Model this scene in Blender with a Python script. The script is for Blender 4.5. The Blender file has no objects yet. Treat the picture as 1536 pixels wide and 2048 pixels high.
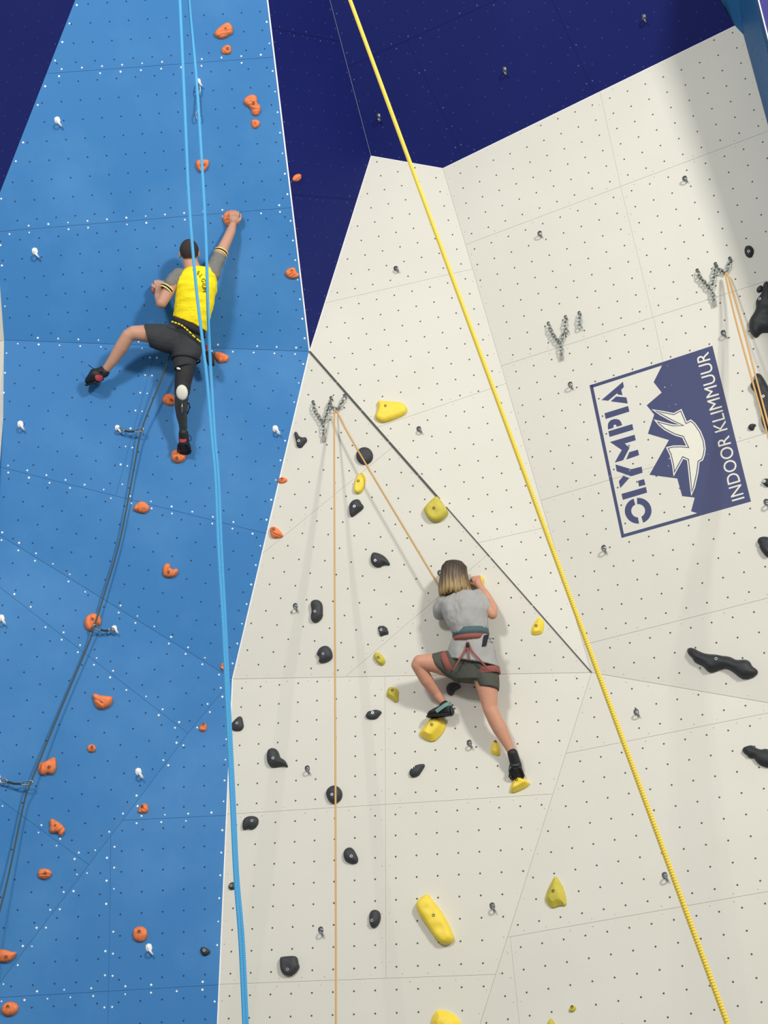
import bpy, bmesh, math, random
import numpy as np
from mathutils import Vector, Matrix, noise
from mathutils.geometry import delaunay_2d_cdt
random.seed(7)
SC = bpy.context.scene
COL = SC.collection
rad = math.radians

# ------------------------------------------------------------------ camera
FPX = 3074.0
PITCH = rad(25.0)
CAM = Vector((0, 0, 1.6))
UPV = Vector((0, -math.sin(PITCH), math.cos(PITCH)))
FWD = Vector((0, math.cos(PITCH), math.sin(PITCH)))
cd = bpy.data.cameras.new('camera')
cd.sensor_fit = 'HORIZONTAL'
cd.sensor_width = 36.0
cd.lens = FPX / 1536 * 36
cd.clip_end = 200
cam = bpy.data.objects.new('camera', cd)
COL.objects.link(cam)
cam.location = CAM
cam.rotation_euler = (math.pi / 2 + PITCH, 0, 0)
SC.camera = cam

# ------------------------------------------------------------------ light
SC.view_settings.view_transform = 'Standard'
SC.view_settings.look = 'None'
SC.view_settings.gamma = 1
SC.view_settings.use_curve_mapping = False
SC.view_settings.exposure = -0.08
world = bpy.data.worlds.new('hall_light')
SC.world = world
world.use_nodes = True
world.node_tree.nodes['Background'].inputs[0].default_value = (1.0, 0.985, 0.95, 1)
world.node_tree.nodes['Background'].inputs[1].default_value = 0.46


def hall_lamp(name, loc, target, power, size, color):
    l = bpy.data.lights.new(name, 'AREA')
    l.shape = 'RECTANGLE'
    l.size, l.size_y = size
    l.energy = power
    l.color = color
    o = bpy.data.objects.new(name, l)
    COL.objects.link(o)
    o.location = loc
    d = Vector(target) - Vector(loc)
    o.rotation_euler = d.to_track_quat('-Z', 'Y').to_euler()
    return o


hall_lamp('hall_lamp', (6.0, -1.0, 9.8), (0, 10.5, 6), 1080, (1.4, 1.4), (1, 0.97, 0.91))
hall_lamp('hall_lamp', (-4.0, 0.5, 9.2), (-1, 10.5, 7), 540, (1.3, 1.3), (1, 0.98, 0.95))


# ------------------------------------------------------------------ materials
def lin(c):
    return tuple((v / 255 / 12.92) if v / 255 <= 0.04045 else ((v / 255 + 0.055) / 1.055) ** 2.4 for v in c)


MATS = {}


def mat(name, rgb, rough=0.6, metal=0.0, var=0.06, scale=30, bump=0.0, bscale=200, spec=0.4, gain=1.0, sheen=0):
    if name in MATS:
        return MATS[name]
    m = bpy.data.materials.new(name)
    m.use_nodes = True
    nt = m.node_tree
    b = nt.nodes['Principled BSDF']
    c = [min(1, v * gain) for v in lin(rgb)]
    tc = nt.nodes.new('ShaderNodeTexCoord')
    n = nt.nodes.new('ShaderNodeTexNoise')
    n.inputs['Scale'].default_value = scale
    n.inputs['Detail'].default_value = 4
    nt.links.new(tc.outputs['Object'], n.inputs['Vector'])
    r = nt.nodes.new('ShaderNodeValToRGB')
    r.color_ramp.elements[0].position = 0.3
    r.color_ramp.elements[1].position = 0.7
    r.color_ramp.elements[0].color = (*[v * (1 - var) for v in c], 1)
    r.color_ramp.elements[1].color = (*[min(1, v * (1 + var)) for v in c], 1)
    nt.links.new(n.outputs['Fac'], r.inputs['Fac'])
    nt.links.new(r.outputs['Color'], b.inputs['Base Color'])
    b.inputs['Roughness'].default_value = rough
    b.inputs['Metallic'].default_value = metal
    b.inputs['Specular IOR Level'].default_value = spec
    if sheen:
        b.inputs['Sheen Weight'].default_value = sheen
    if bump:
        n2 = nt.nodes.new('ShaderNodeTexNoise')
        n2.inputs['Scale'].default_value = bscale
        n2.inputs['Detail'].default_value = 6
        nt.links.new(tc.outputs['Object'], n2.inputs['Vector'])
        bp = nt.nodes.new('ShaderNodeBump')
        bp.inputs['Strength'].default_value = bump
        bp.inputs['Distance'].default_value = 0.004
        nt.links.new(n2.outputs['Fac'], bp.inputs['Height'])
        nt.links.new(bp.outputs['Normal'], b.inputs['Normal'])
    MATS[name] = m
    return m


def wall_mat(name, rgb, smear, rough=0.5, streak=0.05, gain=1.0):
    """painted plywood: large chalk smears plus fine grain"""
    m = bpy.data.materials.new(name)
    m.use_nodes = True
    nt = m.node_tree
    b = nt.nodes['Principled BSDF']
    c = [min(1, v * gain) for v in lin(rgb)]
    c2 = [min(1, v * gain) for v in lin(smear)]
    tc = nt.nodes.new('ShaderNodeTexCoord')
    geo = nt.nodes.new('ShaderNodeNewGeometry')
    n = nt.nodes.new('ShaderNodeTexNoise')
    n.inputs['Scale'].default_value = 1.1
    n.inputs['Detail'].default_value = 7
    n.inputs['Roughness'].default_value = 0.6
    nt.links.new(geo.outputs['Position'], n.inputs['Vector'])
    r = nt.nodes.new('ShaderNodeValToRGB')
    r.color_ramp.elements[0].position = 0.42
    r.color_ramp.elements[1].position = 0.78
    r.color_ramp.elements[0].color = (*c, 1)
    r.color_ramp.elements[1].color = (*c2, 1)
    nt.links.new(n.outputs['Fac'], r.inputs['Fac'])
    n2 = nt.nodes.new('ShaderNodeTexNoise')
    n2.inputs['Scale'].default_value = 260
    n2.inputs['Detail'].default_value = 3
    nt.links.new(geo.outputs['Position'], n2.inputs['Vector'])
    mx = nt.nodes.new('ShaderNodeMix')
    mx.data_type = 'RGBA'
    mx.blend_type = 'MULTIPLY'
    mx.inputs[0].default_value = streak
    nt.links.new(r.outputs['Color'], mx.inputs[6])
    nt.links.new(n2.outputs['Color'], mx.inputs[7])
    nt.links.new(mx.outputs[2], b.inputs['Base Color'])
    b.inputs['Roughness'].default_value = rough
    b.inputs['Specular IOR Level'].default_value = 0.15
    bp = nt.nodes.new('ShaderNodeBump')
    bp.inputs['Strength'].default_value = 0.25
    bp.inputs['Distance'].default_value = 0.002
    nt.links.new(n2.outputs['Fac'], bp.inputs['Height'])
    nt.links.new(bp.outputs['Normal'], b.inputs['Normal'])
    MATS[name] = m
    return m


def rope_mat(name, rgb, rgb2, fu=6, fv=150):
    """braided sheath: two colours and relief that follow the rope's own length"""
    m = bpy.data.materials.new(name)
    m.use_nodes = True
    nt = m.node_tree
    b = nt.nodes['Principled BSDF']
    uv = nt.nodes.new('ShaderNodeUVMap')
    sp = nt.nodes.new('ShaderNodeSeparateXYZ')
    nt.links.new(uv.outputs['UV'], sp.inputs[0])

    def mth(op, a, bb):
        q = nt.nodes.new('ShaderNodeMath')
        q.operation = op
        for i, v in enumerate((a, bb)):
            if v is None:
                continue
            if isinstance(v, (int, float)):
                q.inputs[i].default_value = v
            else:
                nt.links.new(v, q.inputs[i])
        return q.outputs[0]
    u = mth('MULTIPLY', sp.outputs[0], 2 * math.pi * fu / 2)
    v = mth('MULTIPLY', sp.outputs[1], 2 * math.pi * fv / 2)
    s1 = mth('SINE', mth('ADD', u, v), None)
    s2 = mth('SINE', mth('SUBTRACT', u, v), None)
    p = mth('MULTIPLY', s1, s2)
    p = mth('ADD', mth('MULTIPLY', p, 0.5), 0.5)
    r = nt.nodes.new('ShaderNodeValToRGB')
    r.color_ramp.elements[0].color = (*lin(rgb2), 1)
    r.color_ramp.elements[1].color = (*lin(rgb), 1)
    nt.links.new(p, r.inputs['Fac'])
    nt.links.new(r.outputs['Color'], b.inputs['Base Color'])
    bp = nt.nodes.new('ShaderNodeBump')
    bp.inputs['Strength'].default_value = 0.6
    bp.inputs['Distance'].default_value = 0.002
    nt.links.new(p, bp.inputs['Height'])
    nt.links.new(bp.outputs['Normal'], b.inputs['Normal'])
    b.inputs['Roughness'].default_value = 0.75
    MATS[name] = m
    return m


M_BLUE = wall_mat('blue_paint', (60, 126, 188), (80, 142, 200), 0.5)
M_WHITE = wall_mat('white_paint', (219, 218, 207), (224, 223, 213), 0.55, 0.03)
M_NAVY = wall_mat('navy_paint', (20, 30, 98), (24, 34, 102), 0.6)
M_TEAL = wall_mat('teal_paint', (40, 98, 150), (46, 104, 155), 0.5)
M_PURP = wall_mat('violet_paint', (62, 60, 130), (66, 64, 134), 0.5)
M_SEAMB = mat('blue_joint', (70, 130, 186), 0.8)
M_SEAMW = mat('white_joint', (222, 219, 208), 0.8)
M_SEAMN = mat('navy_joint', (24, 32, 88), 0.8)
M_SEAMT = mat('teal_joint', (40, 85, 128), 0.8)
M_HOLEB = mat('socket_dark_blue', (24, 58, 102), 0.7)
M_HOLEW = mat('socket_brown_grey', (88, 84, 76), 0.7)
M_HOLEN = mat('socket_pale_navy', (58, 66, 125), 0.7)
M_SCRB = mat('screw_bright_zinc', (225, 240, 246), 0.35, 0.0, gain=1.2)
M_SCRW = mat('screw_painted', (196, 194, 182), 0.5)
M_SCRN = mat('screw_navy', (92, 100, 160), 0.5)
M_TRIM = mat('pale_edge', (236, 236, 238), 0.5, gain=1.05)
M_DARKTRIM = mat('dark_gap', (78, 80, 76), 0.7)
M_ORANGE = mat('orange_resin', (238, 134, 82), 0.6, var=0.16, scale=25, bump=0.5, bscale=160)
M_YELLOW = mat('yellow_resin', (246, 218, 72), 0.45, var=0.05, scale=14, bump=0.15, bscale=220)
M_YELLOLD = mat('worn_yellow_resin', (204, 190, 72), 0.55, var=0.08, scale=18, bump=0.2, bscale=220)
M_GREY = mat('charcoal_resin', (58, 61, 64), 0.55, var=0.12, scale=22, bump=0.35, bscale=260)
M_BLACK = mat('black_resin', (44, 47, 50), 0.5, var=0.12, scale=14, bump=0.35, bscale=240)
M_BOLTD = mat('bolt_socket_dark', (46, 38, 20), 0.6)
M_BOLTO = mat('bolt_socket_rust', (104, 58, 36), 0.6)
M_BOLTS = mat('bolt_steel', (168, 170, 172), 0.35, 0.6)
M_STEEL = mat('galvanised_steel', (150, 153, 156), 0.32, 0.85, var=0.2, scale=60)
M_CHAIN = mat('chain_steel', (140, 146, 144), 0.3, 0.85, var=0.25, scale=90)
M_LITMETAL = mat('white_lit_metal', (244, 243, 240), 0.35, 0.0, gain=1.15)  # metal whitened: strong light on the blue wall's hangers put into the colour
M_SLING = mat('dark_sling', (38, 48, 46), 0.85)
M_TAG = mat('grey_tape', (150, 150, 146), 0.6)
M_LOGO = mat('logo_navy_print', (58, 66, 108), 0.55, var=0.03)
M_LOGOW = mat('logo_cream_print', (226, 224, 210), 0.55, var=0.02)
M_FLOOR = mat('floor_mat_grey', (120, 122, 126), 0.8, var=0.08, scale=3)
R_YEL = rope_mat('rope_yellow', (255, 238, 104), (252, 206, 60), 8, 170)
R_BLUE = rope_mat('rope_sky_blue', (90, 186, 238), (58, 150, 214), 6, 170)
R_TAN = rope_mat('rope_tan', (234, 192, 124), (188, 142, 88), 6, 150)
R_DARK = rope_mat('rope_dark_green', (92, 102, 92), (40, 48, 46), 6, 150)


# ------------------------------------------------------------------ objects
def setp(o, label=None, cat=None, group=None, kind=None):
    if label:
        o['label'] = label
    if cat:
        o['category'] = cat
    if group:
        o['group'] = group
    if kind:
        o['kind'] = kind
    return o


def mk(name, verts, faces, material, parent=None, origin=None, smooth=False, uvs=None):
    """one mesh object; verts are world positions, origin is where its pivot sits"""
    verts = [Vector(v) for v in verts]
    if origin is None:
        s = Vector((0, 0, 0))
        for v in verts:
            s += v
        origin = s / len(verts)
    origin = Vector(origin)
    me = bpy.data.meshes.new(name)
    me.from_pydata([v - origin for v in verts], [], faces)
    if uvs:
        l = me.uv_layers.new(name='UVMap')
        i = 0
        for p in me.polygons:
            for li in p.loop_indices:
                l.data[li].uv = uvs[i]
                i += 1
    if smooth:
        me.polygons.foreach_set('use_smooth', [True] * len(me.polygons))
    if material:
        me.materials.append(material)
    o = bpy.data.objects.new(name, me)
    COL.objects.link(o)
    o.location = origin
    if parent:
        o.parent = parent
        o.location = origin - world_loc(parent)
    return o


def world_loc(o):
    v = Vector(o.location)
    while o.parent:
        o = o.parent
        v += Vector(o.location)
    return v


def empty(name, loc, label, cat, group=None):
    o = bpy.data.objects.new(name, None)
    COL.objects.link(o)
    o.location = loc
    o.empty_display_size = 0.05
    return setp(o, label, cat, group)


class MB:
    """collects several shapes into one mesh part"""

    def __init__(self):
        self.v, self.f = [], []

    def add(self, v, f):
        n = len(self.v)
        self.v += list(v)
        self.f += [tuple(i + n for i in q) for q in f]
        return self

    def build(self, name, material, parent=None, origin=None, smooth=False):
        return mk(name, self.v, self.f, material, parent, origin, smooth)


# ------------------------------------------------------------------ facets of the wall (surveyed from the bolt grid)
PL = {
    'B1': (-0.011182, -0.002855, 0.078377), 'B2': (-0.011978, 0.018271, 0.080545), 'B4': (-0.017871, 0.027787, 0.078930),
    'B5': (-0.018309, 0.028351, 0.078793), 'B6': (-0.003327, 0.039662, 0.079073), 'W1': (0.008880, 0.035484, 0.083353),
    'W2': (0.041723, 0.025807, 0.079930), 'W3': (0.019933, 0.025774, 0.082875), 'W4': (0.038223, 0.046401, 0.078252),
    'W5': (0.020203, 0.040685, 0.081282), 'NL': (-0.084969, 0.005961, 0.075722), 'NR': (0.018737, -0.021295, 0.070286)}


def rc(p):
    return ((p[0] - 768) / FPX, (p[1] - 1024) / FPX)


def depth(fac, p):
    x, y = rc(p)
    q = PL[fac]
    return 1 / (q[0] * x + q[1] * y + q[2])


def at(p, d):
    x, y = rc(p)
    return CAM + d * (Vector((x, 0, 0)) - y * UPV + FWD)


def plane_through(pts):
    """pts: [(pixel, depth)] x3 -> plane coefficients"""
    A = np.array([[*rc(p), 1] for p, d in pts])
    return tuple(float(v) for v in np.linalg.solve(A, np.array([1 / d for p, d in pts])))


V0, V1, V2, V3, V4, V5, V7 = (619, 703), (1183, 1345), (465, 1358), (742, 312), (886, 337), (1470, 52), (376, 1467)
V6 = (1487, 70)
e2 = (1536, 250)
PL['T2'] = plane_through([(V6, depth('W2', V6)), (e2, depth('W2', e2)), ((1517, 0), depth('W2', V6) - 0.95)])
PL['T1'] = plane_through([(V5, depth('W2', V5)), (V6, depth('W2', V6)), ((1452, -200), depth('T2', (1452, -200)))])
PL['PU'] = plane_through([((1517, 0), depth('T2', (1517, 0))), ((1536, 75), depth('T2', (1536, 75))), ((1700, 0), depth('T2', (1517, 0)) + 0.1)])
PL['NT'] = plane_through([((150, 0), depth('B1', (150, 0))), ((0, 385), depth('B1', (0, 385))), ((0, 0), depth('B1', (0, 0)) + 0.55)])
PL['WA'] = plane_through([((-12, 415), depth('B1', (-12, 415))), ((8, 680), depth('B1', (8, 680))), ((-150, 680), depth('B1', (8, 680)) + 0.35)])
PL['WB'] = plane_through([((8, 680), depth('B1', (8, 680))), ((-90, 2048), depth('B6', (-90, 2048))), ((-150, 680), depth('B1', (8, 680)) + 0.35)])
FACE = {
    'B1': [(228, -200), (511, -200), V0, (8, 680), (-12, 415)],
    'B2': [(8, 680), V0, V2, (-20, 1058)],
    'B4': [(-20, 1058), V2, V7, (-28, 1153)],
    'B5': [(-28, 1153), V7, (-92, 2087)],
    'B6': [V2, (424, 2300), (-106, 2300), (-92, 2087), V7],
    'W1': [V3, V4, V1, V0],
    'W2': [V4, V5, V6, (1750, 1036), (1750, 1442), V1],
    'W3': [V0, V1, V2],
    'W4': [V1, (1750, 1442), (1750, 2300), (880, 2300)],
    'W5': [V2, V1, (880, 2300), (424, 2300)],
    'NL': [(511, -200), (607, -200), V3, V0],
    'NR': [(607, -200), (1325, -200), V5, V4, V3],
    'T1': [(1325, -200), (1452, -200), V6, V5],
    'T2': [(1452, -200), (1466, -200), (1750, 920), (1750, 1036), V6],
    'PU': [(1466, -200), (1900, -200), (1900, 920), (1750, 920)],
    'NT': [(228, -200), (-12, 415), (-300, 415), (-300, -200)],
    'WA': [(-12, 415), (8, 680), (-260, 760), (-300, 415)],
    'WB': [(8, 680), (-20, 1058), (-92, 2087), (-106, 2300), (-320, 2300), (-260, 760)]}


def normal(fac):
    q = PL[fac]
    n = -(Vector((q[0], 0, 0)) - q[1] * UPV + q[2] * FWD)
    return n.normalized()


NRM = {k: normal(k) for k in PL}


def inside(p, poly):
    x, y = p
    c = False
    for i in range(len(poly)):
        (x1, y1), (x2, y2) = poly[i], poly[i - 1]
        if (y1 > y) != (y2 > y) and x < (x2 - x1) * (y - y1) / (y2 - y1) + x1:
            c = not c
    return c


def fac_at(p):
    for k in FACE:
        if inside(p, FACE[k]):
            return k
    return 'W2' if p[0] > 900 else 'B2'


def on(p, off=0.0, fac=None):
    """point off metres in front of the wall facet that the pixel looks at"""
    fac = fac or fac_at(p)
    # keep the pixel while moving out along the ray
    n = NRM[fac]
    a = at(p, depth(fac, p))
    ray = (a - CAM).normalized()
    return a - ray * (off / max(0.2, -ray.dot(n)))


def basis(fac):
    n = NRM[fac]
    u = (Vector((1, 0, 0)) - n * n.x).normalized()
    return u, n.cross(u), n


# ------------------------------------------------------------------ panels
def split(polys, a, b, probe):
    """cut the polygon that holds the probe pixel along the line a-b"""
    out = []
    for P in polys:
        if not inside(probe, P):
            out.append(P)
            continue
        dx, dy = b[0] - a[0], b[1] - a[1]
        s = [dx * (p[1] - a[1]) - dy * (p[0] - a[0]) for p in P]
        A, B = [], []
        for i in range(len(P)):
            p, q, sp, sq = P[i - 1], P[i], s[i - 1], s[i]
            if (sp > 0) != (sq > 0):
                t = sp / (sp - sq)
                x = (p[0] + t * (q[0] - p[0]), p[1] + t * (q[1] - p[1]))
                A.append(x)
                B.append(x)
            (A if sq > 0 else B).append(q)
        out += [X for X in (A, B) if len(X) > 2]
    return out


SEAM = {
    'B1': [((97, 147), (512, 117), (300, 130)), ((0, 463), (512, 421), (300, 440))],
    'B2': [((0, 934), (503, 1060), (250, 995)), ((297, 751), (238, 967), (300, 850))],
    'B4': [], 'B5': [((0, 1599), (177, 1729), (50, 1640))],
    'B6': [((0, 1995), (433, 1970), (200, 1980)), ((240, 1641), (450, 1631), (350, 1640)), ((222, 1669), (216, 2048), (220, 1800)),
           ((222, 1669), (216, 2048), (216, 2030))],
    'W1': [((659, 604), (919, 544), (800, 575)), ((815, 834), (959, 785), (880, 812)), ((955, 1086), (1081, 1057), (1020, 1070))],
    'W2': [((1044, 447), (1462, 290), (1250, 370)), ((1024, 725), (1417, 599), (1200, 668)), ((1084, 1000), (1474, 884), (1300, 938)),
           ((1181, 1286), (1536, 1196), (1400, 1230)), ((1201, 188), (1241, 372), (1220, 270)), ((1241, 372), (1300, 610), (1270, 500)),
           ((1307, 635), (1365, 905), (1330, 740))],
    'W3': [((645, 1009), (782, 897), (700, 962)), ((694, 1351), (972, 1112), (830, 1234))],
    'W4': [((1132, 1507), (1536, 1426), (1300, 1470)), ((1024, 1873), (1536, 1783), (1300, 1825)), ((1025, 1916), (1039, 2048), (1035, 2000))],
    'W5': [((512, 1625), (1024, 1593), (700, 1612)), ((512, 1966), (987, 1949), (700, 1960)), ((770, 1352), (771, 1612), (770, 1500)),
           ((771, 1612), (772, 1954), (772, 1800))],
    'NL': [((560, 60), (690, 85), (620, 70)), ((590, 390), (720, 400), (640, 400))],
    'NR': [((700, 132), (950, 20), (800, 90)), ((845, 145), (920, 300), (880, 220)), ((1107, 7), (1187, 182), (1140, 80))]}


def poly3(fac, P, off):
    return [at(p, depth(fac, p)) + NRM[fac] * off for p in P]


def inset(pts, n, d):
    """shrink a convex planar polygon by d metres"""
    c = sum(pts, Vector()) / len(pts)
    m = len(pts)
    lines = []
    for i in range(m):
        a, b = pts[i], pts[(i + 1) % m]
        t = (b - a).normalized()
        w = n.cross(t)
        if w.dot(c - a) < 0:
            w = -w
        lines.append((a + w * d, t, w))
    out = []
    for i in range(m):
        a, t, w = lines[i - 1]
        b, t2, w2 = lines[i]
        den = t.dot(w2)
        if abs(den) < 1e-4:
            out.append(b)
        else:
            out.append(a + t * ((b - a).dot(w2) / den))
    return out


def prism(front, back):
    n = len(front)
    v = list(front) + list(back)
    f = [tuple(range(n)), tuple(range(2 * n - 1, n - 1, -1))]
    f += [(i, n + i, n + (i + 1) % n, (i + 1) % n) for i in range(n)]
    return v, f


def disc(c, n, r, h, k=8):
    u = n.orthogonal().normalized()
    w = n.cross(u)
    ring = [c + (u * math.cos(2 * math.pi * i / k) + w * math.sin(2 * math.pi * i / k)) * r for i in range(k)]
    top = [p * 0.25 + c * 0.75 + (p - c) * 0.5 + n * h for p in ring]
    v = ring + top
    f = [(i, (i + 1) % k, k + (i + 1) % k, k + i) for i in range(k)] + [tuple(range(k, 2 * k))]
    return v, f


# bolt grids: homographies from grid index to pixel, one per facet
def hom(c):
    A = []
    for (i, j), (x, y) in c:
        x, y = (x - 768) / 1000, (y - 1024) / 1000
        A += [[i, j, 1, 0, 0, 0, -x * i, -x * j, -x], [0, 0, 0, i, j, 1, -y * i, -y * j, -y]]
    return np.linalg.svd(np.array(A))[2][-1].reshape(3, 3)


def g3(ox, oy, lst):
    return [((i, j), (x / 3 + ox, y / 3 + oy)) for i, j, x, y in lst]


GRID = {
    'B1': g3(0, 0, [(0, 0, 543, 138), (8, 0, 1449, 76), (0, 12, 711, 1503), (-3, 12, 365, 1531), (7, 12, 1500, 1434), (-4, 6, 164, 856), (7, 6, 1419, 759), (0, 9, 669, 1161), (-5, 9, 89, 1209)]),
    'B2': g3(0, 512, [(0, 0, 148, 551), (3, 0, 490, 636), (8, 2, 1001, 988), (5, 5, 574, 1228), (1, 7, 53, 1336), (9, 5, 1033, 1336), (13, 5, 1481, 1446), (8, 8, 832, 1639), (14, 8, 1511, 1799), (8, 9, 805, 1747)]),
    'B4': g3(0, 1024, [(0, 0, 738, 803), (4, 0, 1117, 1087), (0, 1, 663, 896), (5, 1, 1138, 1253), (-6, 0, 171, 378), (-4, 0, 359, 520), (-7, 0, 75, 308), (-6, 1, 94, 470), (-3, 1, 379, 683)]),
    'B5': g3(0, 1024, [(0, 0, 31, 724), (5, 0, 511, 1084), (7, -1, 777, 1133), (10, -1, 1065, 1350), (1, 1, 48, 889), (8, 1, 723, 1397), (8, 2, 646, 1494), (5, 5, 116, 1570), (8, 5, 411, 1793), (6, 6, 135, 1745), (9, 2, 743, 1568)]),
    'B6': g3(0, 1536, [(0, 0, 1225, 106), (0, 5, 1226, 720), (0, 10, 1231, 1373), (-4, 5, 726, 749), (-4, 3, 730, 499), (-4, 10, 714, 1405), (-8, 8, 203, 1169), (-5, 8, 587, 1146), (-2, 0, 982, 120), (1, 0, 1347, 99)]),
    'W1': g3(512, 512, [(0, 0, 533, 401), (7, 0, 1283, 227), (0, 5, 649, 868), (7, 5, 1416, 690), (7, -1, 1256, 137), (3, 9, 1082, 1182), (3, 11, 1135, 1382), (6, 11, 1474, 1304), (-1, 0, 426, 426)]),
    'W2': g3(1024, 0, [(0, 0, 801, 505), (5, 0, 1347, 287), (0, 7, 963, 1160), (0, 10, 1035, 1453), (4, 10, 1495, 1290), (0, 15, 1159, 1960), (-5, 12, 520, 1846), (-4, 15, 699, 2111), (5, 3, 1425, 565)]),
    'W2b': g3(1024, 1024, [(0, 0, 703, 180), (5, 0, 1305, 13), (0, 2, 753, 406), (5, 2, 1362, 245), (0, 4, 802, 637), (5, 4, 1422, 480), (-1, 4, 682, 668), (3, 3, 1142, 426)]),
    'W4': g3(1024, 1536, [(0, 1, 323, 229), (8, 1, 1350, 23), (9, 2, 1511, 124), (0, 6, 420, 871), (8, 6, 1490, 677), (0, 8, 461, 1142), (7, 8, 1408, 976), (0, 10, 504, 1420), (7, 10, 1467, 1260), (4, 4, 898, 511)]),
    'W3': g3(512, 1024, [(0, 0, 211, 48), (10, 0, 907, 895), (7, 4, 1050, 324), (6, -5, 172, 927), (4, 4, 837, 75), (4, 0, 482, 375), (5, 3, 818, 232), (6, -2, 442, 697)]),
    'W5': g3(512, 1024, [(0, 0, 598, 1000), (0, 8, 594, 1957), (0, 16, 588, 3013), (-3, 1, 252, 1142), (3, 1, 951, 1080), (-5, 1, 22, 1160), (-4, 16, 82, 3031), (3, 16, 976, 3001), (-4, 6, 120, 1739), (7, 6, 1454, 1646), (6, 14, 1359, 2709)]),
    'NL': g3(512, 0, [(0, 0, 125, 183), (4, 0, 428, 248), (5, 1, 516, 370), (0, 2, 152, 405), (4, 2, 456, 464), (0, 6, 207, 852), (5, 6, 580, 907)])}


def edge_dist(p, poly):
    return min(abs((b[0] - a[0]) * (p[1] - a[1]) - (b[1] - a[1]) * (p[0] - a[0])) / math.hypot(b[0] - a[0], b[1] - a[1])
               for a, b in ((poly[i - 1], poly[i]) for i in range(len(poly))))


def sockets(fac):
    """3D centres of the threaded sockets of one facet"""
    pts = []
    poly = FACE[fac]
    if fac in GRID:
        H = hom(GRID[fac])
        H2 = hom(GRID['W2b']) if fac == 'W2' else None
        for i in range(-30, 40):
            for j in range(-30, 40):
                p = H @ [i, j, 1]
                if p[2] * H[2, 2] <= 0:
                    continue
                p = (float(p[0] / p[2] * 1000 + 768), float(p[1] / p[2] * 1000 + 1024))
                if fac == 'W2' and p[1] + 0.27 * (p[0] - 1200) > 988:
                    continue
                if inside(p, poly) and edge_dist(p, poly) > 7:
                    pts.append(at(p, depth(fac, p)))
                if H2 is not None:
                    p = H2 @ [i, j, 1]
                    if p[2] * H2[2, 2] <= 0:
                        continue
                    p = (float(p[0] / p[2] * 1000 + 768), float(p[1] / p[2] * 1000 + 1024))
                    if p[1] + 0.27 * (p[0] - 1200) > 988 and inside(p, poly) and edge_dist(p, poly) > 7:
                        pts.append(at(p, depth(fac, p)))
    else:
        u, v, n = basis(fac)
        if fac == 'NR':
            u = (at(V5, depth('NR', V5)) - at(V4, depth('NR', V4))).normalized()
            v = n.cross(u)
        o = at(poly[2], depth(fac, poly[2]))
        for i in range(-60, 60):
            for j in range(-60, 60):
                P = o + u * (i + 0.5) * 0.1525 + v * (j + 0.5) * 0.1525
                p = project(P)
                if p and inside(p, poly) and edge_dist(p, poly) > 7:
                    pts.append(P)
    return pts


def project(P):
    d = P - CAM
    z = d.dot(FWD)
    if z <= 0.1:
        return None
    return (768 + FPX * d.x / z, 1024 - FPX * d.dot(UPV) / z)


WALLS = {
    'wall_left': (['B1', 'B2', 'B4', 'B5', 'B6'], M_BLUE, M_SEAMB, M_HOLEB, M_SCRB, 'tall blue climbing wall leaning out over the man in yellow', 'blue plywood panel'),
    'wall_right': (['W1', 'W2', 'W3', 'W4', 'W5'], M_WHITE, M_SEAMW, M_HOLEW, M_SCRW, 'faceted white climbing wall carrying the navy logo', 'white plywood panel'),
    'wall_top': (['NL', 'NR'], M_NAVY, M_SEAMN, M_HOLEN, M_SCRN, 'dark navy overhang above the white climbing wall', 'navy plywood panel'),
    'wall_far_right': (['T1', 'T2', 'PU'], M_TEAL, M_SEAMT, M_HOLEB, M_SCRN, 'teal blue return wall in the top right corner', 'teal plywood panel'),
    'wall_far_left': (['NT'], M_NAVY, M_SEAMN, M_HOLEN, M_SCRN, 'dark navy wall in the top left corner', 'navy plywood panel'),
    'wall_side': (['WA', 'WB'], M_WHITE, M_SEAMW, M_HOLEW, M_SCRW, 'sliver of white climbing wall left of the blue wall', 'white plywood panel')}
GAP = 0.0016
for wname, (facs, mp, ms, mh, mscr, lab, plab) in WALLS.items():
    mb = MB()
    for fc in facs:
        mb.add(*prism(poly3(fc, FACE[fc], -0.0035), poly3(fc, FACE[fc], -0.009 if fc in ('T1', 'T2') else -0.06)))
    w = mb.build(wname, ms)
    setp(w, lab, 'climbing wall', kind='structure')
    hb, sb = MB(), MB()
    for fc in facs:
        n = NRM[fc]
        polys = [FACE[fc]]
        for a, b, pr in SEAM.get(fc, []):
            polys = split(polys, a, b, pr)
        for P in polys:
            front = inset(poly3(fc, P, 0), n, GAP)
            back = [p - n * 0.0034 for p in front]
            mk('panel', *prism(front, back), M_PURP if fc == 'PU' else mp, w)
            # countersunk screws along the rim of every panel
            rim = inset(poly3(fc, P, 0), n, 0.027)
            for i in range(len(rim)):
                a, b = rim[i - 1], rim[i]
                L = (b - a).length
                k = int(L / 0.1525)
                for q in range(k):
                    if random.random() < 0.1:
                        continue
                    pos = a.lerp(b, (q + 0.5) / k) + n * 0.0002
                    r = random.choice((0.0062, 0.0075, 0.0075, 0.0085)) if mscr is M_SCRB else random.choice((0.003, 0.0045, 0.006))
                    sb.add(*disc(pos, n, r, 0.0016))
        for c in sockets(fc):
            hb.add(*disc(c + n * 0.0002, n, 0.0072 if mh is not M_HOLEN else 0.005, 0.0006))
    h = hb.build('bolt_sockets', mh, w)
    setp(h, kind='stuff')
    if sb.v:
        s = sb.build('panel_screws', mscr, w)
        setp(s, kind='stuff')


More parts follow.
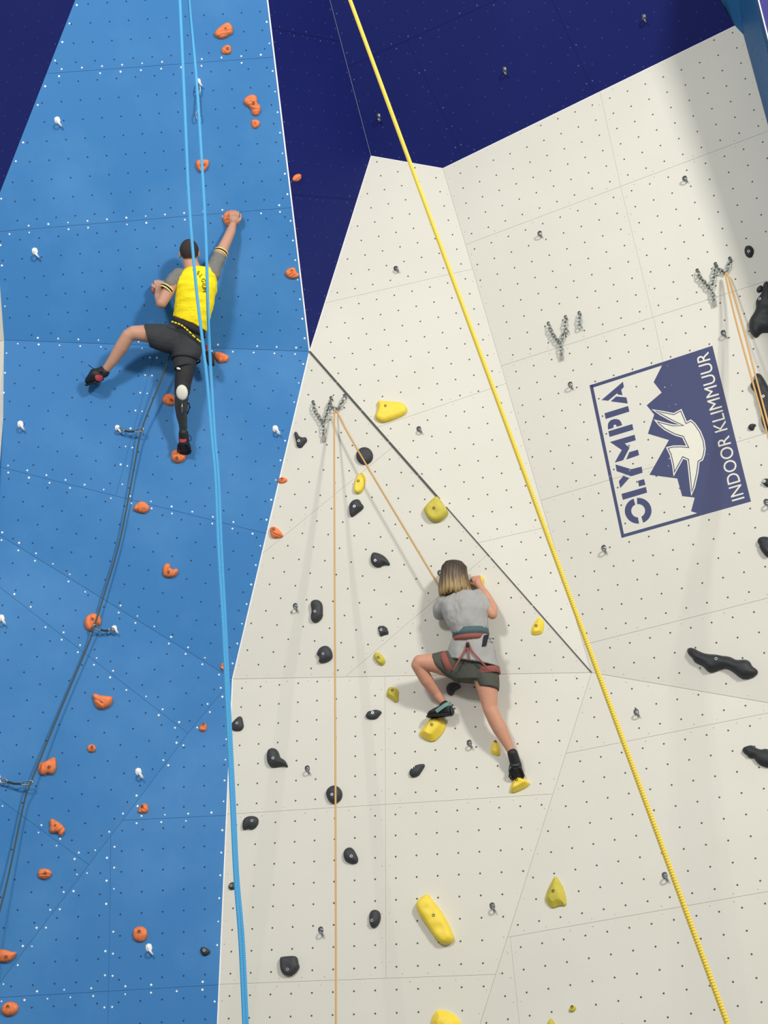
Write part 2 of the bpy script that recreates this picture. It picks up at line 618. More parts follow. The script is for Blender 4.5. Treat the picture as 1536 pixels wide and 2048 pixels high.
def strip(name, a, b, fa, width, height, material, label, shift=0.0):
    """a slim batten along a fold of the wall, from pixel a to pixel b on facet fa"""
    A, B = at(a, depth(fa, a)), at(b, depth(fa, b))
    n = NRM[fa]
    t = (B - A).normalized()
    w = n.cross(t) * width / 2
    s = n.cross(t) * shift
    ring = lambda P: [P + s - w - n * 0.004, P + s + w - n * 0.004, P + s + w + n * height, P + s - w + n * height]
    ra, rb = ring(A), ring(B)
    v = ra + rb
    f = [(0, 1, 2, 3), (7, 6, 5, 4)] + [(i, i + 4, (i + 1) % 4 + 4, (i + 1) % 4) for i in range(4)]
    o = mk(name, v, f, material)
    return setp(o, label, 'trim', kind='structure')


strip('trim_1', (511, -200), V0, 'B1', 0.011, 0.004, M_TRIM, 'pale edge strip down the right side of the blue overhang')
strip('trim_2', V0, V3, 'W1', 0.008, 0.002, M_TRIM, 'pale edge where the white wall meets the dark navy return')
strip('trim_3', V3, V4, 'W1', 0.008, 0.002, M_TRIM, 'short pale edge at the top of the white wall')
strip('trim_4', V4, V5, 'W2', 0.008, 0.002, M_TRIM, 'long pale edge below the navy overhang')
strip('trim_5', V0, V2, 'B2', 0.008, 0.002, M_TRIM, 'pale edge between the blue wall and the upper white triangle')
strip('trim_6', V2, (424, 2300), 'B6', 0.008, 0.002, M_TRIM, 'pale edge between the blue wall and the lower white wall')
strip('trim_7', (1466, -200), (1750, 920), 'T2', 0.018, 0.004, M_TRIM, 'pale edge strip on the teal wall in the top right corner')
GX = [(V0[0] + (V1[0] - V0[0]) * t, V0[1] + (V1[1] - V0[1]) * t) for t in (0.0, 0.095, 0.097, 0.183, 0.185, 0.28, 0.282, 0.385, 0.387, 0.46, 0.485, 0.64, 0.643, 0.79, 0.793, 1.0)]
mb = MB()
for i in range(0, len(GX) - 1, 2):
    A, B = (at(p, depth('W1', p)) for p in GX[i:i + 2])
    n = (NRM['W1'] + NRM['W3']).normalized()
    t = (B - A).normalized()
    wd = 0.0085 if i < 10 else 0.004
    w = n.cross(t) * wd
    front = [A - w, A + w, B + w, B - w]
    mb.add(*prism([p + n * 0.006 for p in front], [p - n * 0.004 for p in front]))
setp(mb.build('trim_8', M_DARKTRIM), 'dark diagonal gap strip crossing the white wall down to the right', 'trim', kind='structure')
fl = mk('floor', *prism([Vector(p) for p in ((-14, -10, 0), (14, -10, 0), (14, 16, 0), (-14, 16, 0))], [Vector(p) for p in ((-14, -10, -0.2), (14, -10, -0.2), (14, 16, -0.2), (-14, 16, -0.2))]), M_FLOOR)
setp(fl, 'grey padded floor of the climbing hall', 'floor', kind='structure')


# ------------------------------------------------------------------ climbing holds
def chaikin(P, k=2):
    for _ in range(k):
        Q = []
        for i in range(len(P)):
            a, b = P[i], P[(i + 1) % len(P)]
            Q += [(a[0] * .75 + b[0] * .25, a[1] * .75 + b[1] * .25), (a[0] * .25 + b[0] * .75, a[1] * .25 + b[1] * .75)]
        P = Q
    return P


def pt_seg(p, a, b):
    dx, dy = b[0] - a[0], b[1] - a[1]
    t = max(0, min(1, ((p[0] - a[0]) * dx + (p[1] - a[1]) * dy) / (dx * dx + dy * dy + 1e-12)))
    return math.hypot(p[0] - a[0] - t * dx, p[1] - a[1] - t * dy)


BOLT = {}


def hold(crop, outline, bolt, H, style, material, label, group, fac=None, bmat=None, name='climbing_hold'):
    ox, oy, s = crop
    px = [(ox + x / s, oy + y / s) for x, y in outline]
    cx = sum(p[0] for p in px) / len(px)
    cy = sum(p[1] for p in px) / len(px)
    fac = fac or fac_at((cx, cy))
    u, v, n = basis(fac)
    o = at((cx, cy), depth(fac, (cx, cy)))
    # parallax of a body that stands proud: aim the outline at mid height
    ray = (o - CAM).normalized()
    lean = ray / -ray.dot(n) * (-0.35 * H)
    to2 = lambda p: (lambda d: (d.dot(u), d.dot(v)))(at(p, depth(fac, p)) - o - (lean + n * (-(lean.dot(n)))))
    P = [to2(p) for p in px]
    P = chaikin(P, 1 if style == 'facet' else 2)
    area = sum(P[i - 1][0] * P[i][1] - P[i][0] * P[i - 1][1] for i in range(len(P)))
    if area < 0:
        P.reverse()
    m = len(P)
    xs, ys = [p[0] for p in P], [p[1] for p in P]
    step = max(0.0065, math.sqrt((max(xs) - min(xs)) * (max(ys) - min(ys)) / 260))
    edist = lambda p: min(pt_seg(p, P[i - 1], P[i]) for i in range(m))
    inner = []
    y = min(ys)
    row = 0
    while y < max(ys):
        x = min(xs) + (step / 2 if row % 2 else 0)
        while x < max(xs):
            if inside((x, y), P) and edist((x, y)) > step * 0.45:
                inner.append((x, y))
            x += step
        y += step * 0.87
        row += 1
    V2d, E2, F2, ov, oe, of = delaunay_2d_cdt([Vector(p) for p in P + inner], [(i, (i + 1) % m) for i in range(m)], [], 1, 1e-6)
    ds = [edist(tuple(p)) for p in V2d]
    dmax = max(ds) or 0.01
    seed = Vector((cx * 0.37, cy * 0.21, 3.0))
    ang = random.Random(int(cx * 7 + cy)).uniform(0, 3.14)

    def height(p, d):
        t = min(1, d / dmax)
        if style == 'facet':
            h = 0.25 + 0.75 * min(1, t / 0.55)
            h *= 1 + 1.2 * (p[0] * math.cos(ang) + p[1] * math.sin(ang))
        elif style == 'flat':
            h = 0.45 + 0.55 * math.sqrt(max(0, 1 - (1 - min(1, t / 0.5)) ** 2))
        else:
            h = 0.22 + 0.78 * math.sqrt(max(0, 1 - (1 - t) ** 2))
        h *= H
        if style == 'rock':
            ca, sa = math.cos(ang), math.sin(ang)
            q = p[0] * ca + p[1] * sa
            h += t ** 0.5 * (0.0075 * math.sin(q * 260 + 5 * noise.noise(Vector((p[0] * 14, p[1] * 14, 0)) + seed)) + 0.008 * noise.noise(Vector((p[0] * 30, p[1] * 30, 0)) + seed))
        else:
            h += t * H * 0.22 * noise.noise(Vector((p[0] * 16, p[1] * 16, 0)) + seed)
        return h
    verts = [o + u * p[0] + v * p[1] + n * height(p, d) for p, d in zip(V2d, ds)]
    faces = [tuple(f) for f in F2]
    # rim down to the wall
    rim = [i for i, d in enumerate(ds) if d < 1e-5]
    base = len(verts)
    cen = (sum(xs) / m, sum(ys) / m)
    order = []
    for i in range(m):
        j = min(rim, key=lambda k: (V2d[k][0] - P[i][0]) ** 2 + (V2d[k][1] - P[i][1]) ** 2)
        order.append(j)
    for j in order:
        verts.append(o + u * V2d[j][0] + v * V2d[j][1] + n * 0.0004)
    faces += [(base + i, base + (i + 1) % m, order[(i + 1) % m], order[i]) for i in range(m)]
    h = mk(name, verts, faces, material, None, o, smooth=(style != 'facet'))
    setp(h, label, 'climbing hold', group)
    if bolt:
        b2 = to2((ox + bolt[0] / s, oy + bolt[1] / s))
        c = o + u * b2[0] + v * b2[1] + n * (height(b2, edist(b2)) - 0.002)
        k = 10
        r = 0.0105
        mb = MB()
        ringo = [c + (u * math.cos(2 * math.pi * i / k) + v * math.sin(2 * math.pi * i / k)) * r + n * 0.0045 for i in range(k)]
        ringi = [c + (p - c - n * 0.0045) * 0.6 + n * 0.0045 for p in ringo]
        bot = [p - n * 0.006 for p in ringi]
        ringb = [p - n * 0.009 for p in ringo]
        vv = ringb + ringo + ringi + bot
        ff = []
        for L in range(3):
            ff += [(L * k + i, L * k + (i + 1) % k, (L + 1) * k + (i + 1) % k, (L + 1) * k + i) for i in range(k)]
        ff.append(tuple(range(3 * k, 4 * k)))
        bb = mk('bolt', vv, ff, bmat or {'orange_resin': M_BOLTO, 'yellow_resin': M_BOLTD, 'worn_yellow_resin': M_BOLTD}.get(material.name, M_BOLTS), h)
    return h


GO, GK, GY = 'orange climbing holds on the blue wall', 'charcoal climbing holds on the white wall', 'yellow climbing holds on the white wall'
GB = 'large black holds at the right edge'
C1, C2, C3, C4 = (420, 35, 8.533), (380, 300, 6.4), (540, 520, 12.8), (300, 690, 8.194)
C5, C6, C7, C8 = (250, 940, 8.904), (150, 1210, 9.309), (60, 1470, 6.827), (0, 1840, 4.6545)
C9, C10, C11, C12 = (580, 840, 8.533), (600, 1090, 7.68), (450, 1360, 9.6), (480, 1560, 6.4)
C13, C14, C15, C16 = (440, 1740, 7.68), (720, 1370, 7.68), (720, 1770, 5.297), (690, 780, 6.982)
C17, C18, C19, C20 = (1456, 470, 8.9), (1456, 700, 8.9), (1456, 930, 8.9), (1360, 1270, 8.727)
C21, C22, C23, C24 = (1460, 1470, 20.21), (1050, 1730, 6.44), (960, 1220, 5.12), (390, 1300, 9.035)
S00, S11, S12, S13 = (0, 1536, 3), (512, 512, 3), (512, 1024, 3), (800, 1090, 5.297)
PX = (0, 0, 1)
O = M_ORANGE
for crop, out, bolt, H, lab in [
    (C1, [(65, 290), (110, 220), (200, 145), (290, 95), (350, 120), (385, 190), (395, 260), (350, 310), (270, 350), (200, 380), (130, 365), (85, 330)], (260, 235), .05, 'topmost orange hold, a large slanted oval with a crack across it'),
    (C1, [(190, 560), (230, 500), (310, 465), (360, 510), (365, 590), (330, 635), (250, 640), (195, 610)], (298, 550), .03, 'small round orange hold just under the topmost oval one'),
    (C1, [(565, 1430), (620, 1360), (700, 1325), (780, 1340), (810, 1400), (800, 1470), (860, 1520), (865, 1590), (830, 1670), (770, 1690), (715, 1660), (700, 1560), (640, 1530), (580, 1480)], (735, 1490), .045, 'orange hold shaped like a bent bone near the top right of blue wall'),
    (C1, [(700, 1760), (760, 1745), (830, 1760), (860, 1815), (820, 1880), (765, 1910), (715, 1870), (700, 1810)], (770, 1815), .028, 'small pebble-shaped orange hold below the bent bone-shaped one'),
    (C2, [(75, 150), (110, 130), (160, 128), (235, 130), (245, 180), (215, 250), (165, 295), (120, 290), (80, 230), (68, 190)], (180, 198), .045, 'shield-shaped orange hold behind the light blue rope above the man'),
    (C2, [(412, 860), (450, 800), (520, 775), (600, 780), (640, 860), (635, 930), (600, 975), (540, 985), (470, 985), (430, 930)], None, .05, 'orange hold gripped by the raised right hand of the man'),
    (C3, [(370, 320), (430, 250), (540, 195), (610, 200), (650, 240), (670, 320), (740, 370), (735, 430), (660, 470), (540, 490), (450, 450), (390, 390)], (555, 300), .04, 'orange hold at right edge of blue wall beside the navy return'),
    (C4, [(1035, 130), (1130, 120), (1250, 170), (1300, 210), (1270, 290), (1200, 300), (1130, 315), (1090, 250), (1040, 220)], (1175, 235), .04, 'chalky orange hold right of the man, beside his chalk bag'),
    (C4, [(180, 920), (240, 820), (330, 805), (390, 830), (430, 900), (420, 980), (340, 1010), (250, 985)], (350, 930), .04, 'grooved orange hold beside the white knee pad of the man'),
    (C4, [(345, 1840), (360, 1750), (440, 1720), (520, 1780), (610, 1820), (580, 1890), (500, 1940), (430, 1950), (365, 1910)], (438, 1885), .05, 'orange hold the man stands on with his prosthetic foot'),
    (C5, [(145, 700), (210, 600), (290, 565), (380, 590), (450, 690), (410, 750), (340, 790), (240, 765), (170, 740)], (330, 700), .045, 'lemon-shaped orange hold with an eye groove right of the dark rope'),
    (C5, [(665, 1850), (675, 1740), (730, 1670), (810, 1680), (810, 1760), (860, 1790), (910, 1760), (950, 1790), (945, 1850), (880, 1910), (790, 1930), (700, 1910)], (770, 1840), .045, 'crescent-shaped orange hold with a notch cut into its top'),
    (C6, [(165, 330), (210, 220), (320, 165), (420, 180), (485, 260), (490, 330), (455, 410), (380, 390), (330, 450), (290, 510), (220, 480), (175, 400)], (315, 300), .05, 'ring-shaped orange hold behind the dark rope and a quickdraw'),
    (C6, [(320, 1680), (370, 1660), (470, 1700), (600, 1710), (700, 1720), (700, 1800), (670, 1880), (590, 1930), (490, 1965), (400, 1930), (360, 1850), (335, 1760)], (490, 1830), .055, 'wide bowl-shaped orange hold with a flat grooved top edge'),
    (C7, [(775, 190), (800, 140), (850, 125), (895, 160), (900, 210), (860, 245), (800, 240)], (842, 182), .03, 'small round orange button hold below the wide bowl-shaped one'),
    (C7, [(115, 420), (150, 380), (230, 360), (300, 315), (350, 310), (365, 400), (355, 480), (320, 540), (270, 550), (235, 530), (190, 565), (135, 545), (110, 480)], (262, 455), .05, 'heavily grooved orange hold touching the dark rope at lower left'),
    (C7, [(260, 1170), (300, 1145), (370, 1180), (440, 1230), (490, 1310), (450, 1360), (420, 1395), (390, 1370), (370, 1330), (310, 1355), (262, 1325), (275, 1240)], (350, 1255), .045, 'orange hold shaped like a tooth with two roots at lower left'),
    (C7, [(100, 1890), (130, 1835), (200, 1825), (270, 1845), (310, 1890), (270, 1950), (200, 1980), (120, 1960)], (205, 1895), .04, 'egg-shaped orange hold below the tooth-shaped one'),
    (C8, [(1235, 130), (1260, 75), (1320, 60), (1370, 90), (1378, 150), (1350, 200), (1300, 215), (1250, 190)], (1305, 122), .045, 'round striped orange hold beside a white-lit hanger near the bottom'),
    (C8, [(-60, 290), (0, 272), (60, 280), (110, 300), (165, 298), (140, 350), (90, 390), (40, 398), (-40, 385), (-80, 330)], (60, 348), .045, 'tongue-shaped orange hold cut off by the left edge of the picture'),
    (C8, [(15, 830), (50, 775), (110, 760), (180, 790), (175, 850), (130, 895), (70, 903), (25, 875)], (88, 818), .045, 'lowest orange hold, round with smile-like grooves'),
    (S11, [(133, 1345), (155, 1330), (188, 1335), (192, 1355), (165, 1368), (135, 1365)], (163, 1345), .025, 'tiny orange hold straddling the blue and white edge'),
    (C24, [(450, 300), (480, 240), (530, 225), (600, 290), (630, 340), (600, 380), (540, 395), (460, 340)], None, .025, 'small orange hold half hidden behind the light blue rope'),
    (C24, [(70, 1450), (90, 1390), (150, 1330), (200, 1330), (220, 1400), (200, 1480), (100, 1490)], (160, 1370), .03, 'small drop-shaped orange hold at the right corner of a lit panel'),
    (S00, [(826, 265), (845, 225), (870, 215), (890, 225), (893, 260), (880, 275), (840, 275)], (857, 242), .035, 'small heart-like orange hold below a white-lit hanger, low on blue wall'),
    (PX, [(302, 575), (308, 565), (318, 562), (325, 568), (325, 582), (314, 590), (304, 586)], None, .05, 'reddish orange hold under the bent left hand of the man'),
]:
    hold(crop, out, bolt, H, 'rock', O, lab, GO)
hold(C2, [(1300, 360), (1330, 320), (1375, 305), (1400, 340), (1390, 390), (1350, 412), (1300, 400)], None, .03, 'rock', O, 'small orange hold alone on the navy return wall', GO)
hold(S12, [(88, 100), (105, 88), (140, 105), (173, 148), (150, 160), (100, 162), (90, 135)], (115, 112), .035, 'rock', O, 'orange hold on the white wall right beside the blue edge', GO)
for crop, out, bolt, H, st, lab in [
    (C9, [(78, 235), (115, 205), (140, 240), (165, 290), (230, 315), (285, 300), (308, 370), (260, 420), (205, 495), (125, 475), (120, 400), (95, 310)], (178, 390), .035, 'dome', 'three-pointed charcoal hold left of the chain anchor'),
    (C9, [(1285 + 145 * math.cos(i * math.pi / 8), 630 + 150 * math.sin(i * math.pi / 8)) for i in range(16)], None, .05, 'dome', 'round charcoal disc hold crossed by the slanting tan rope'),
    (C9, [(1020, 1480), (1060, 1400), (1140, 1365), (1200, 1375), (1225, 1430), (1270, 1480), (1260, 1530), (1160, 1610), (1065, 1680), (1030, 1630), (1022, 1560)], (1130, 1512), .045, 'dome', 'charcoal hold with a lip and a pointed foot below small yellow hold'),
    (C10, [(1095, 230), (1105, 160), (1135, 120), (1230, 140), (1320, 190), (1380, 270), (1395, 330), (1300, 310), (1260, 345), (1210, 358), (1140, 335), (1100, 280)], (1180, 265), .045, 'dome', 'comma-shaped charcoal hold left of the head of the climber in grey'),
    (C10, [(175, 930), (190, 870), (250, 848), (320, 865), (358, 920), (362, 1000), (360, 1060), (365, 1090), (340, 1150), (290, 1195), (240, 1205), (190, 1180), (175, 1100), (195, 1040), (185, 970)], (262, 1048), .05, 'dome', 'tall peanut-shaped charcoal hold left of the vertical tan rope'),
    (C10, [(1197, 1250), (1330, 1248), (1378, 1375), (1310, 1385), (1240, 1418), (1220, 1350)], (1265, 1320), .03, 'facet', 'small square charcoal hold above the small yellow one'),
    (C10, [(272, 1680), (310, 1590), (400, 1550), (470, 1580), (510, 1660), (513, 1750), (450, 1800), (370, 1822), (298, 1815), (310, 1760), (305, 1715), (275, 1705)], (388, 1695), .05, 'dome', 'helmet-shaped charcoal hold touching the vertical tan rope'),
    (C11, [(130, 860), (200, 780), (290, 705), (340, 725), (360, 820), (378, 905), (340, 970), (290, 998), (140, 985)], (265, 865), .035, 'dome', 'jagged charcoal hold against the blue edge and light blue rope'),
    (C11, [(820, 1480), (830, 1400), (880, 1340), (940, 1325), (1010, 1350), (1055, 1420), (1075, 1510), (1170, 1560), (1210, 1630), (1230, 1700), (1150, 1670), (1050, 1685), (960, 1700), (890, 1690), (830, 1600)], (975, 1555), .055, 'dome', 'charcoal hold shaped like a duck with its tail to the right'),
    (C12, [(1105, 180), (1140, 110), (1215, 75), (1290, 110), (1325, 180), (1305, 270), (1215, 330), (1140, 280)], (1205, 215), .05, 'dome', 'round charcoal hold directly behind the vertical tan rope'),
    (C12, [(42, 580), (60, 510), (110, 475), (190, 470), (245, 495), (250, 560), (210, 625), (155, 648), (115, 630), (70, 650), (45, 640)], (185, 548), .045, 'dome', 'charcoal elephant-head hold near the blue edge below the duck-shaped one'),
    (C12, [(1332, 940), (1360, 890), (1415, 868), (1460, 890), (1500, 960), (1525, 1020), (1510, 1075), (1450, 1085), (1370, 1060), (1338, 1010)], (1450, 1000), .045, 'dome', 'slanted oval charcoal hold right of the vertical tan rope, low down'),
    (C13, [(135, 255), (160, 205), (210, 188), (245, 210), (255, 260), (240, 300), (180, 315), (145, 295)], (190, 255), .025, 'dome', 'tiny round charcoal hold tucked behind the light blue rope'),
    (C13, [(940, 1370), (960, 1350), (1080, 1335), (1190, 1335), (1210, 1380), (1220, 1450), (1240, 1490), (1200, 1570), (1130, 1630), (1070, 1640), (990, 1610), (945, 1540)], (1075, 1550), .05, 'flat', 'lowest charcoal hold, a flat-topped pocket shape'),
    (C14, [(92, 480), (130, 415), (190, 410), (250, 385), (355, 420), (310, 480), (255, 540), (150, 540), (105, 515)], (215, 455), .035, 'dome', 'fish-shaped charcoal hold left of the bent foot of the climber in grey'),
    (C14, [(757, 1360), (800, 1290), (870, 1240), (990, 1220), (1010, 1250), (960, 1330), (910, 1410), (830, 1432), (790, 1425)], (840, 1295), .04, 'dome', 'leaf-shaped charcoal hold below the largest mid-wall yellow hold'),
    (C15, [(105, 330), (120, 285), (165, 265), (215, 285), (230, 340), (215, 410), (180, 455), (145, 465), (115, 440), (107, 390)], (148, 393), .045, 'dome', 'upright bean-shaped charcoal hold left of the long yellow bar hold'),
    (S13, [(490, 1519), (530, 1469), (600, 1464), (655, 1499), (640, 1529), (590, 1549), (560, 1609), (510, 1594)], None, .045, 'dome', 'charcoal hold in the shadow between the legs of the climber in grey'),
    (S00, [(1200, 1095), (1210, 1075), (1235, 1078), (1270, 1105), (1240, 1130), (1215, 1128)], (1227, 1100), .03, 'dome', 'small dark drop-shaped hold alone on the lower blue wall'),
]:
    hold(crop, out, bolt, H, st, M_GREY, lab, GK)
for crop, out, bolt, H, lab in [
    (C17, [(297, 290), (320, 220), (375, 200), (430, 215), (472, 280), (460, 350), (430, 410), (385, 422), (320, 385)], (390, 330), .03, 'small round black hold in the shaded upper right of white wall'),
    (C17, [(712, 850), (650, 900), (635, 1000), (610, 1090), (540, 1160), (512, 1240), (525, 1330), (490, 1420), (420, 1510), (395, 1600), (400, 1720), (440, 1800), (490, 1850), (540, 1850), (580, 1800), (620, 1760), (712, 1765), (820, 1740), (900, 1500), (880, 1100), (800, 900)], (610, 1212), .07, 'largest black lava-like hold at the right edge, top one'),
    (C17, [(508, 985), (540, 930), (600, 900), (625, 930), (625, 1000), (570, 1040), (520, 1030)], None, .02, 'tiny black hold touching the upper left of largest black one'),
    (C18, [(490, 460), (540, 438), (600, 455), (660, 540), (712, 640), (850, 900), (900, 1200), (860, 1450), (712, 1480), (650, 1410), (605, 1270), (610, 1180), (585, 1045), (540, 950), (530, 850), (510, 765), (450, 740), (412, 660), (440, 590), (490, 560)], (672, 888), .06, 'long black lumpy hold behind the right-hand tan rope'),
    (C18, [(365, 1380), (390, 1335), (450, 1318), (518, 1340), (475, 1390), (468, 1440), (410, 1440), (375, 1420)], None, .025, 'tiny black claw-shaped hold right of the logo'),
    (C19, [(605, 295), (650, 255), (712, 250), (780, 280), (800, 360), (712, 410), (650, 370)], (665, 315), .03, 'small black hold cut by the right edge beside logo corner'),
    (C19, [(540, 1360), (570, 1310), (640, 1290), (712, 1295), (800, 1320), (850, 1450), (820, 1620), (712, 1665), (640, 1590), (580, 1500), (575, 1440), (545, 1400)], None, .05, 'black wedge hold cut by the right edge below the logo'),
    (C20, [(140, 270), (180, 238), (250, 240), (370, 310), (500, 350), (660, 355), (750, 380), (850, 385), (940, 415), (1000, 455), (1170, 440), (1240, 480), (1275, 560), (1370, 620), (1375, 680), (1330, 730), (1240, 770), (1190, 770), (1120, 785), (1040, 740), (960, 670), (870, 610), (790, 590), (680, 630), (560, 675), (490, 640), (410, 545), (270, 490), (225, 400), (160, 350)], (680, 450), .06, 'long black lizard-shaped hold lying across the lower right wall'),
    (C21, [(520, 680), (570, 560), (700, 510), (860, 465), (980, 490), (1060, 560), (1180, 620), (1320, 645), (1450, 605), (1600, 640), (1900, 800), (2000, 1100), (1800, 1350), (1536, 1370), (1300, 1290), (1150, 1200), (1050, 1080), (990, 980), (790, 975), (700, 860), (570, 760)], None, .05, 'lowest black hold, with a snout, cut by the right edge'),
]:
    hold(crop, out, bolt, H, 'dome', M_BLACK, lab, GB)
for crop, out, bolt, H, st, mt, lab in [
    (C16, [(455, 200), (485, 175), (600, 190), (720, 195), (800, 205), (855, 245), (873, 310), (840, 365), (720, 420), (610, 460), (520, 478), (460, 450), (418, 405), (450, 340), (468, 270)], (575, 275), .05, 'flat', M_YELLOW, 'topmost yellow hold, wide and smooth, above the dark diagonal gap'),
    (C9, [(1095, 1230), (1110, 1100), (1160, 970), (1220, 915), (1280, 930), (1305, 1010), (1290, 1110), (1250, 1230), (1170, 1282)], (1190, 1070), .035, 'flat', M_YELLOW, 'upright lozenge-shaped yellow hold under the charcoal disc'),
    (C16, [(1112, 1690), (1140, 1640), (1230, 1550), (1290, 1505), (1330, 1530), (1370, 1600), (1440, 1690), (1450, 1740), (1400, 1810), (1340, 1850), (1260, 1862), (1200, 1840), (1140, 1770)], (1270, 1690), .06, 'flat', M_YELLOLD, 'dull yellow hold sitting on the dark diagonal gap'),
    (C23, [(525, 250), (535, 180), (590, 85), (630, 85), (660, 130), (655, 190), (640, 245), (570, 262)], (582, 172), .03, 'facet', M_YELLOW, 'small yellow hold just under the gap, right of climber in grey'),
    (S13, [(825, 425), (838, 330), (878, 332), (900, 380), (878, 445), (838, 450)], None, .045, 'dome', M_YELLOW, 'yellow hold gripped by the hand of the climber in grey'),
    (C10, [(1130, 1720), (1175, 1645), (1250, 1680), (1325, 1775), (1310, 1830), (1265, 1865), (1190, 1820)], (1220, 1745), .035, 'facet', M_YELLOLD, 'small faceted yellow hold just above the horizontal panel joint'),
    (C14, [(412, 160), (440, 60), (480, 35), (580, 65), (605, 120), (595, 180), (598, 260), (550, 285), (500, 240), (420, 190)], (517, 110), .035, 'facet', M_YELLOLD, 'small kinked yellow hold just below the horizontal panel joint'),
    (C14, [(935, 740), (1040, 610), (1085, 535), (1150, 525), (1250, 540), (1335, 600), (1320, 680), (1260, 790), (1150, 895), (1030, 870), (935, 800)], (1140, 668), .07, 'facet', M_YELLOW, 'big faceted yellow hold under the bent left foot of climber in grey'),
    (C23, [(105, 1465), (125, 1380), (165, 1335), (190, 1370), (210, 1440), (205, 1500), (160, 1497)], (165, 1365), .035, 'facet', M_YELLOW, 'yellow hold half hidden by the straight shin of climber in grey'),
    (C23, [(310, 1865), (330, 1790), (380, 1720), (440, 1730), (525, 1780), (490, 1820), (410, 1860), (340, 1885)], (390, 1770), .06, 'facet', M_YELLOW, 'wedge-shaped yellow hold under the straight right foot of climber in grey'),
    (C15, [(608, 250), (620, 190), (670, 140), (735, 108), (760, 150), (860, 270), (950, 420), (985, 510), (1015, 580), (980, 630), (910, 650), (840, 620), (760, 500), (640, 330)], (807, 352), .075, 'flat', M_YELLOW, 'long slanted yellow bar hold low on the white wall'),
    (C15, [(760, 1472), (790, 1380), (830, 1325), (920, 1340), (1000, 1370), (1060, 1430), (1080, 1480), (1085, 1600), (940, 1660), (780, 1600)], (930, 1560), .06, 'facet', M_YELLOW, 'yellow hold cut off by the bottom edge below the long bar'),
    (C22, [(278, 430), (310, 330), (360, 230), (410, 145), (460, 220), (510, 310), (540, 430), (547, 540), (470, 530), (365, 572), (310, 520), (278, 470)], (403, 370), .05, 'facet', M_YELLOLD, 'tall pointed yellow hold like an arrowhead at lower right'),
    (C22, [(572, 1870), (600, 1820), (640, 1810), (672, 1840), (640, 1895), (600, 1900), (575, 1890)], (620, 1838), .02, 'dome', M_YELLOLD, 'tiny dull yellow hold near the bottom, below the arrowhead'),
    (C22, [(300, 2060), (340, 1975), (370, 2000), (398, 2060), (395, 2140), (300, 2140)], None, .04, 'facet', M_YELLOLD, 'yellow tip of a hold at the bottom edge, under the tiny one'),
]:
    hold(crop, out, bolt, H, st, mt, lab, GY)


# ------------------------------------------------------------------ tubes and rings
def frames(P, closed=False):
    n = len(P)
    T = []
    for i in range(n):
        a = P[(i - 1) % n] if (closed or i > 0) else P[i]
        b = P[(i + 1) % n] if (closed or i < n - 1) else P[i]
        T.append((b - a).normalized())
    N = [T[0].orthogonal().normalized()]
    for i in range(1, n):
        v = N[-1] - T[i] * N[-1].dot(T[i])
        N.append(v.normalized())
    return T, N


def tube(P, r, k=8, closed=False, flat=None):
    """swept tube -> verts, faces, loop uvs; flat=(w,h,normal) sweeps a strap"""
    P = [Vector(p) for p in P]
    n = len(P)
    rr = r if isinstance(r, (list, tuple)) else [r] * n
    T, N = frames(P, closed)
    L = [0.0]
    for i in range(1, n):
        L.append(L[-1] + (P[i] - P[i - 1]).length)
    v, f, uv = [], [], []
    for i in range(n):
        if flat:
            w, h, nn = flat
            b = nn - T[i] * nn.dot(T[i])
            b.normalize()
            s = T[i].cross(b)
            for a in range(k):
                th = 2 * math.pi * a / k
                sg = lambda q: (abs(q) ** 0.5) * (1 if q > 0 else -1)
                v.append(P[i] + s * sg(math.cos(th)) * w / 2 + b * sg(math.sin(th)) * h / 2)
        else:
            B = T[i].cross(N[i])
            for a in range(k):
                th = 2 * math.pi * a / k
                v.append(P[i] + (N[i] * math.cos(th) + B * math.sin(th)) * rr[i])
    m = n if closed else n - 1
    for i in range(m):
        j = (i + 1) % n
        for a in range(k):
            b = (a + 1) % k
            f.append((i * k + a, i * k + b, j * k + b, j * k + a))
            l1 = L[i]
            l2 = L[j] if j else L[i] + (P[0] - P[i]).length
            uv += [(a / k, l1), ((a + 1) / k, l1), ((a + 1) / k, l2), (a / k, l2)]
    if not closed:
        f.append(tuple(range(k - 1, -1, -1)))
        uv += [(0, 0)] * k
        f.append(tuple((n - 1) * k + a for a in range(k)))
        uv += [(0, 0)] * k
    return v, f, uv


def spline(P, sub=8):
    P = [Vector(p) for p in P]
    Q = [P[0] * 2 - P[1]] + P + [P[-1] * 2 - P[-2]]
    out = []
    for i in range(1, len(Q) - 2):
        a, b, c, d = Q[i - 1], Q[i], Q[i + 1], Q[i + 2]
        for s in range(sub):
            t = s / sub
            out.append(0.5 * (2 * b + (c - a) * t + (2 * a - 5 * b + 4 * c - d) * t * t + (3 * b - 3 * c + d - a) * t ** 3))
    out.append(P[-1])
    return out


def rope(name, strands, r, material, label, sub=10):
    v, f, uv = [], [], []
    for S in strands:
        a, b, c = tube(spline(S, sub), r, 10)
        n = len(v)
        v += a
        f += [tuple(i + n for i in q) for q in b]
        uv += c
    o = mk(name, v, f, material, None, None, True, uv)
    return setp(o, label, 'rope')


# yellow rope, close to the camera: its thickness in the picture gives its distance
ya, yb = at((700, 0), 4.6), at((1455, 2048), 2.95)
yd = yb - ya
rope('climbing_rope', [[ya - yd * 2.2, ya - yd, ya, ya + yd * 0.33, ya + yd * 0.66, yb, yb + yd * 0.5]], 0.0057, R_YEL, 'thick yellow rope slanting down to the right in front of white wall')


def dl(y):
    return 6.3 + (5.0 - 6.3) * y / 2048


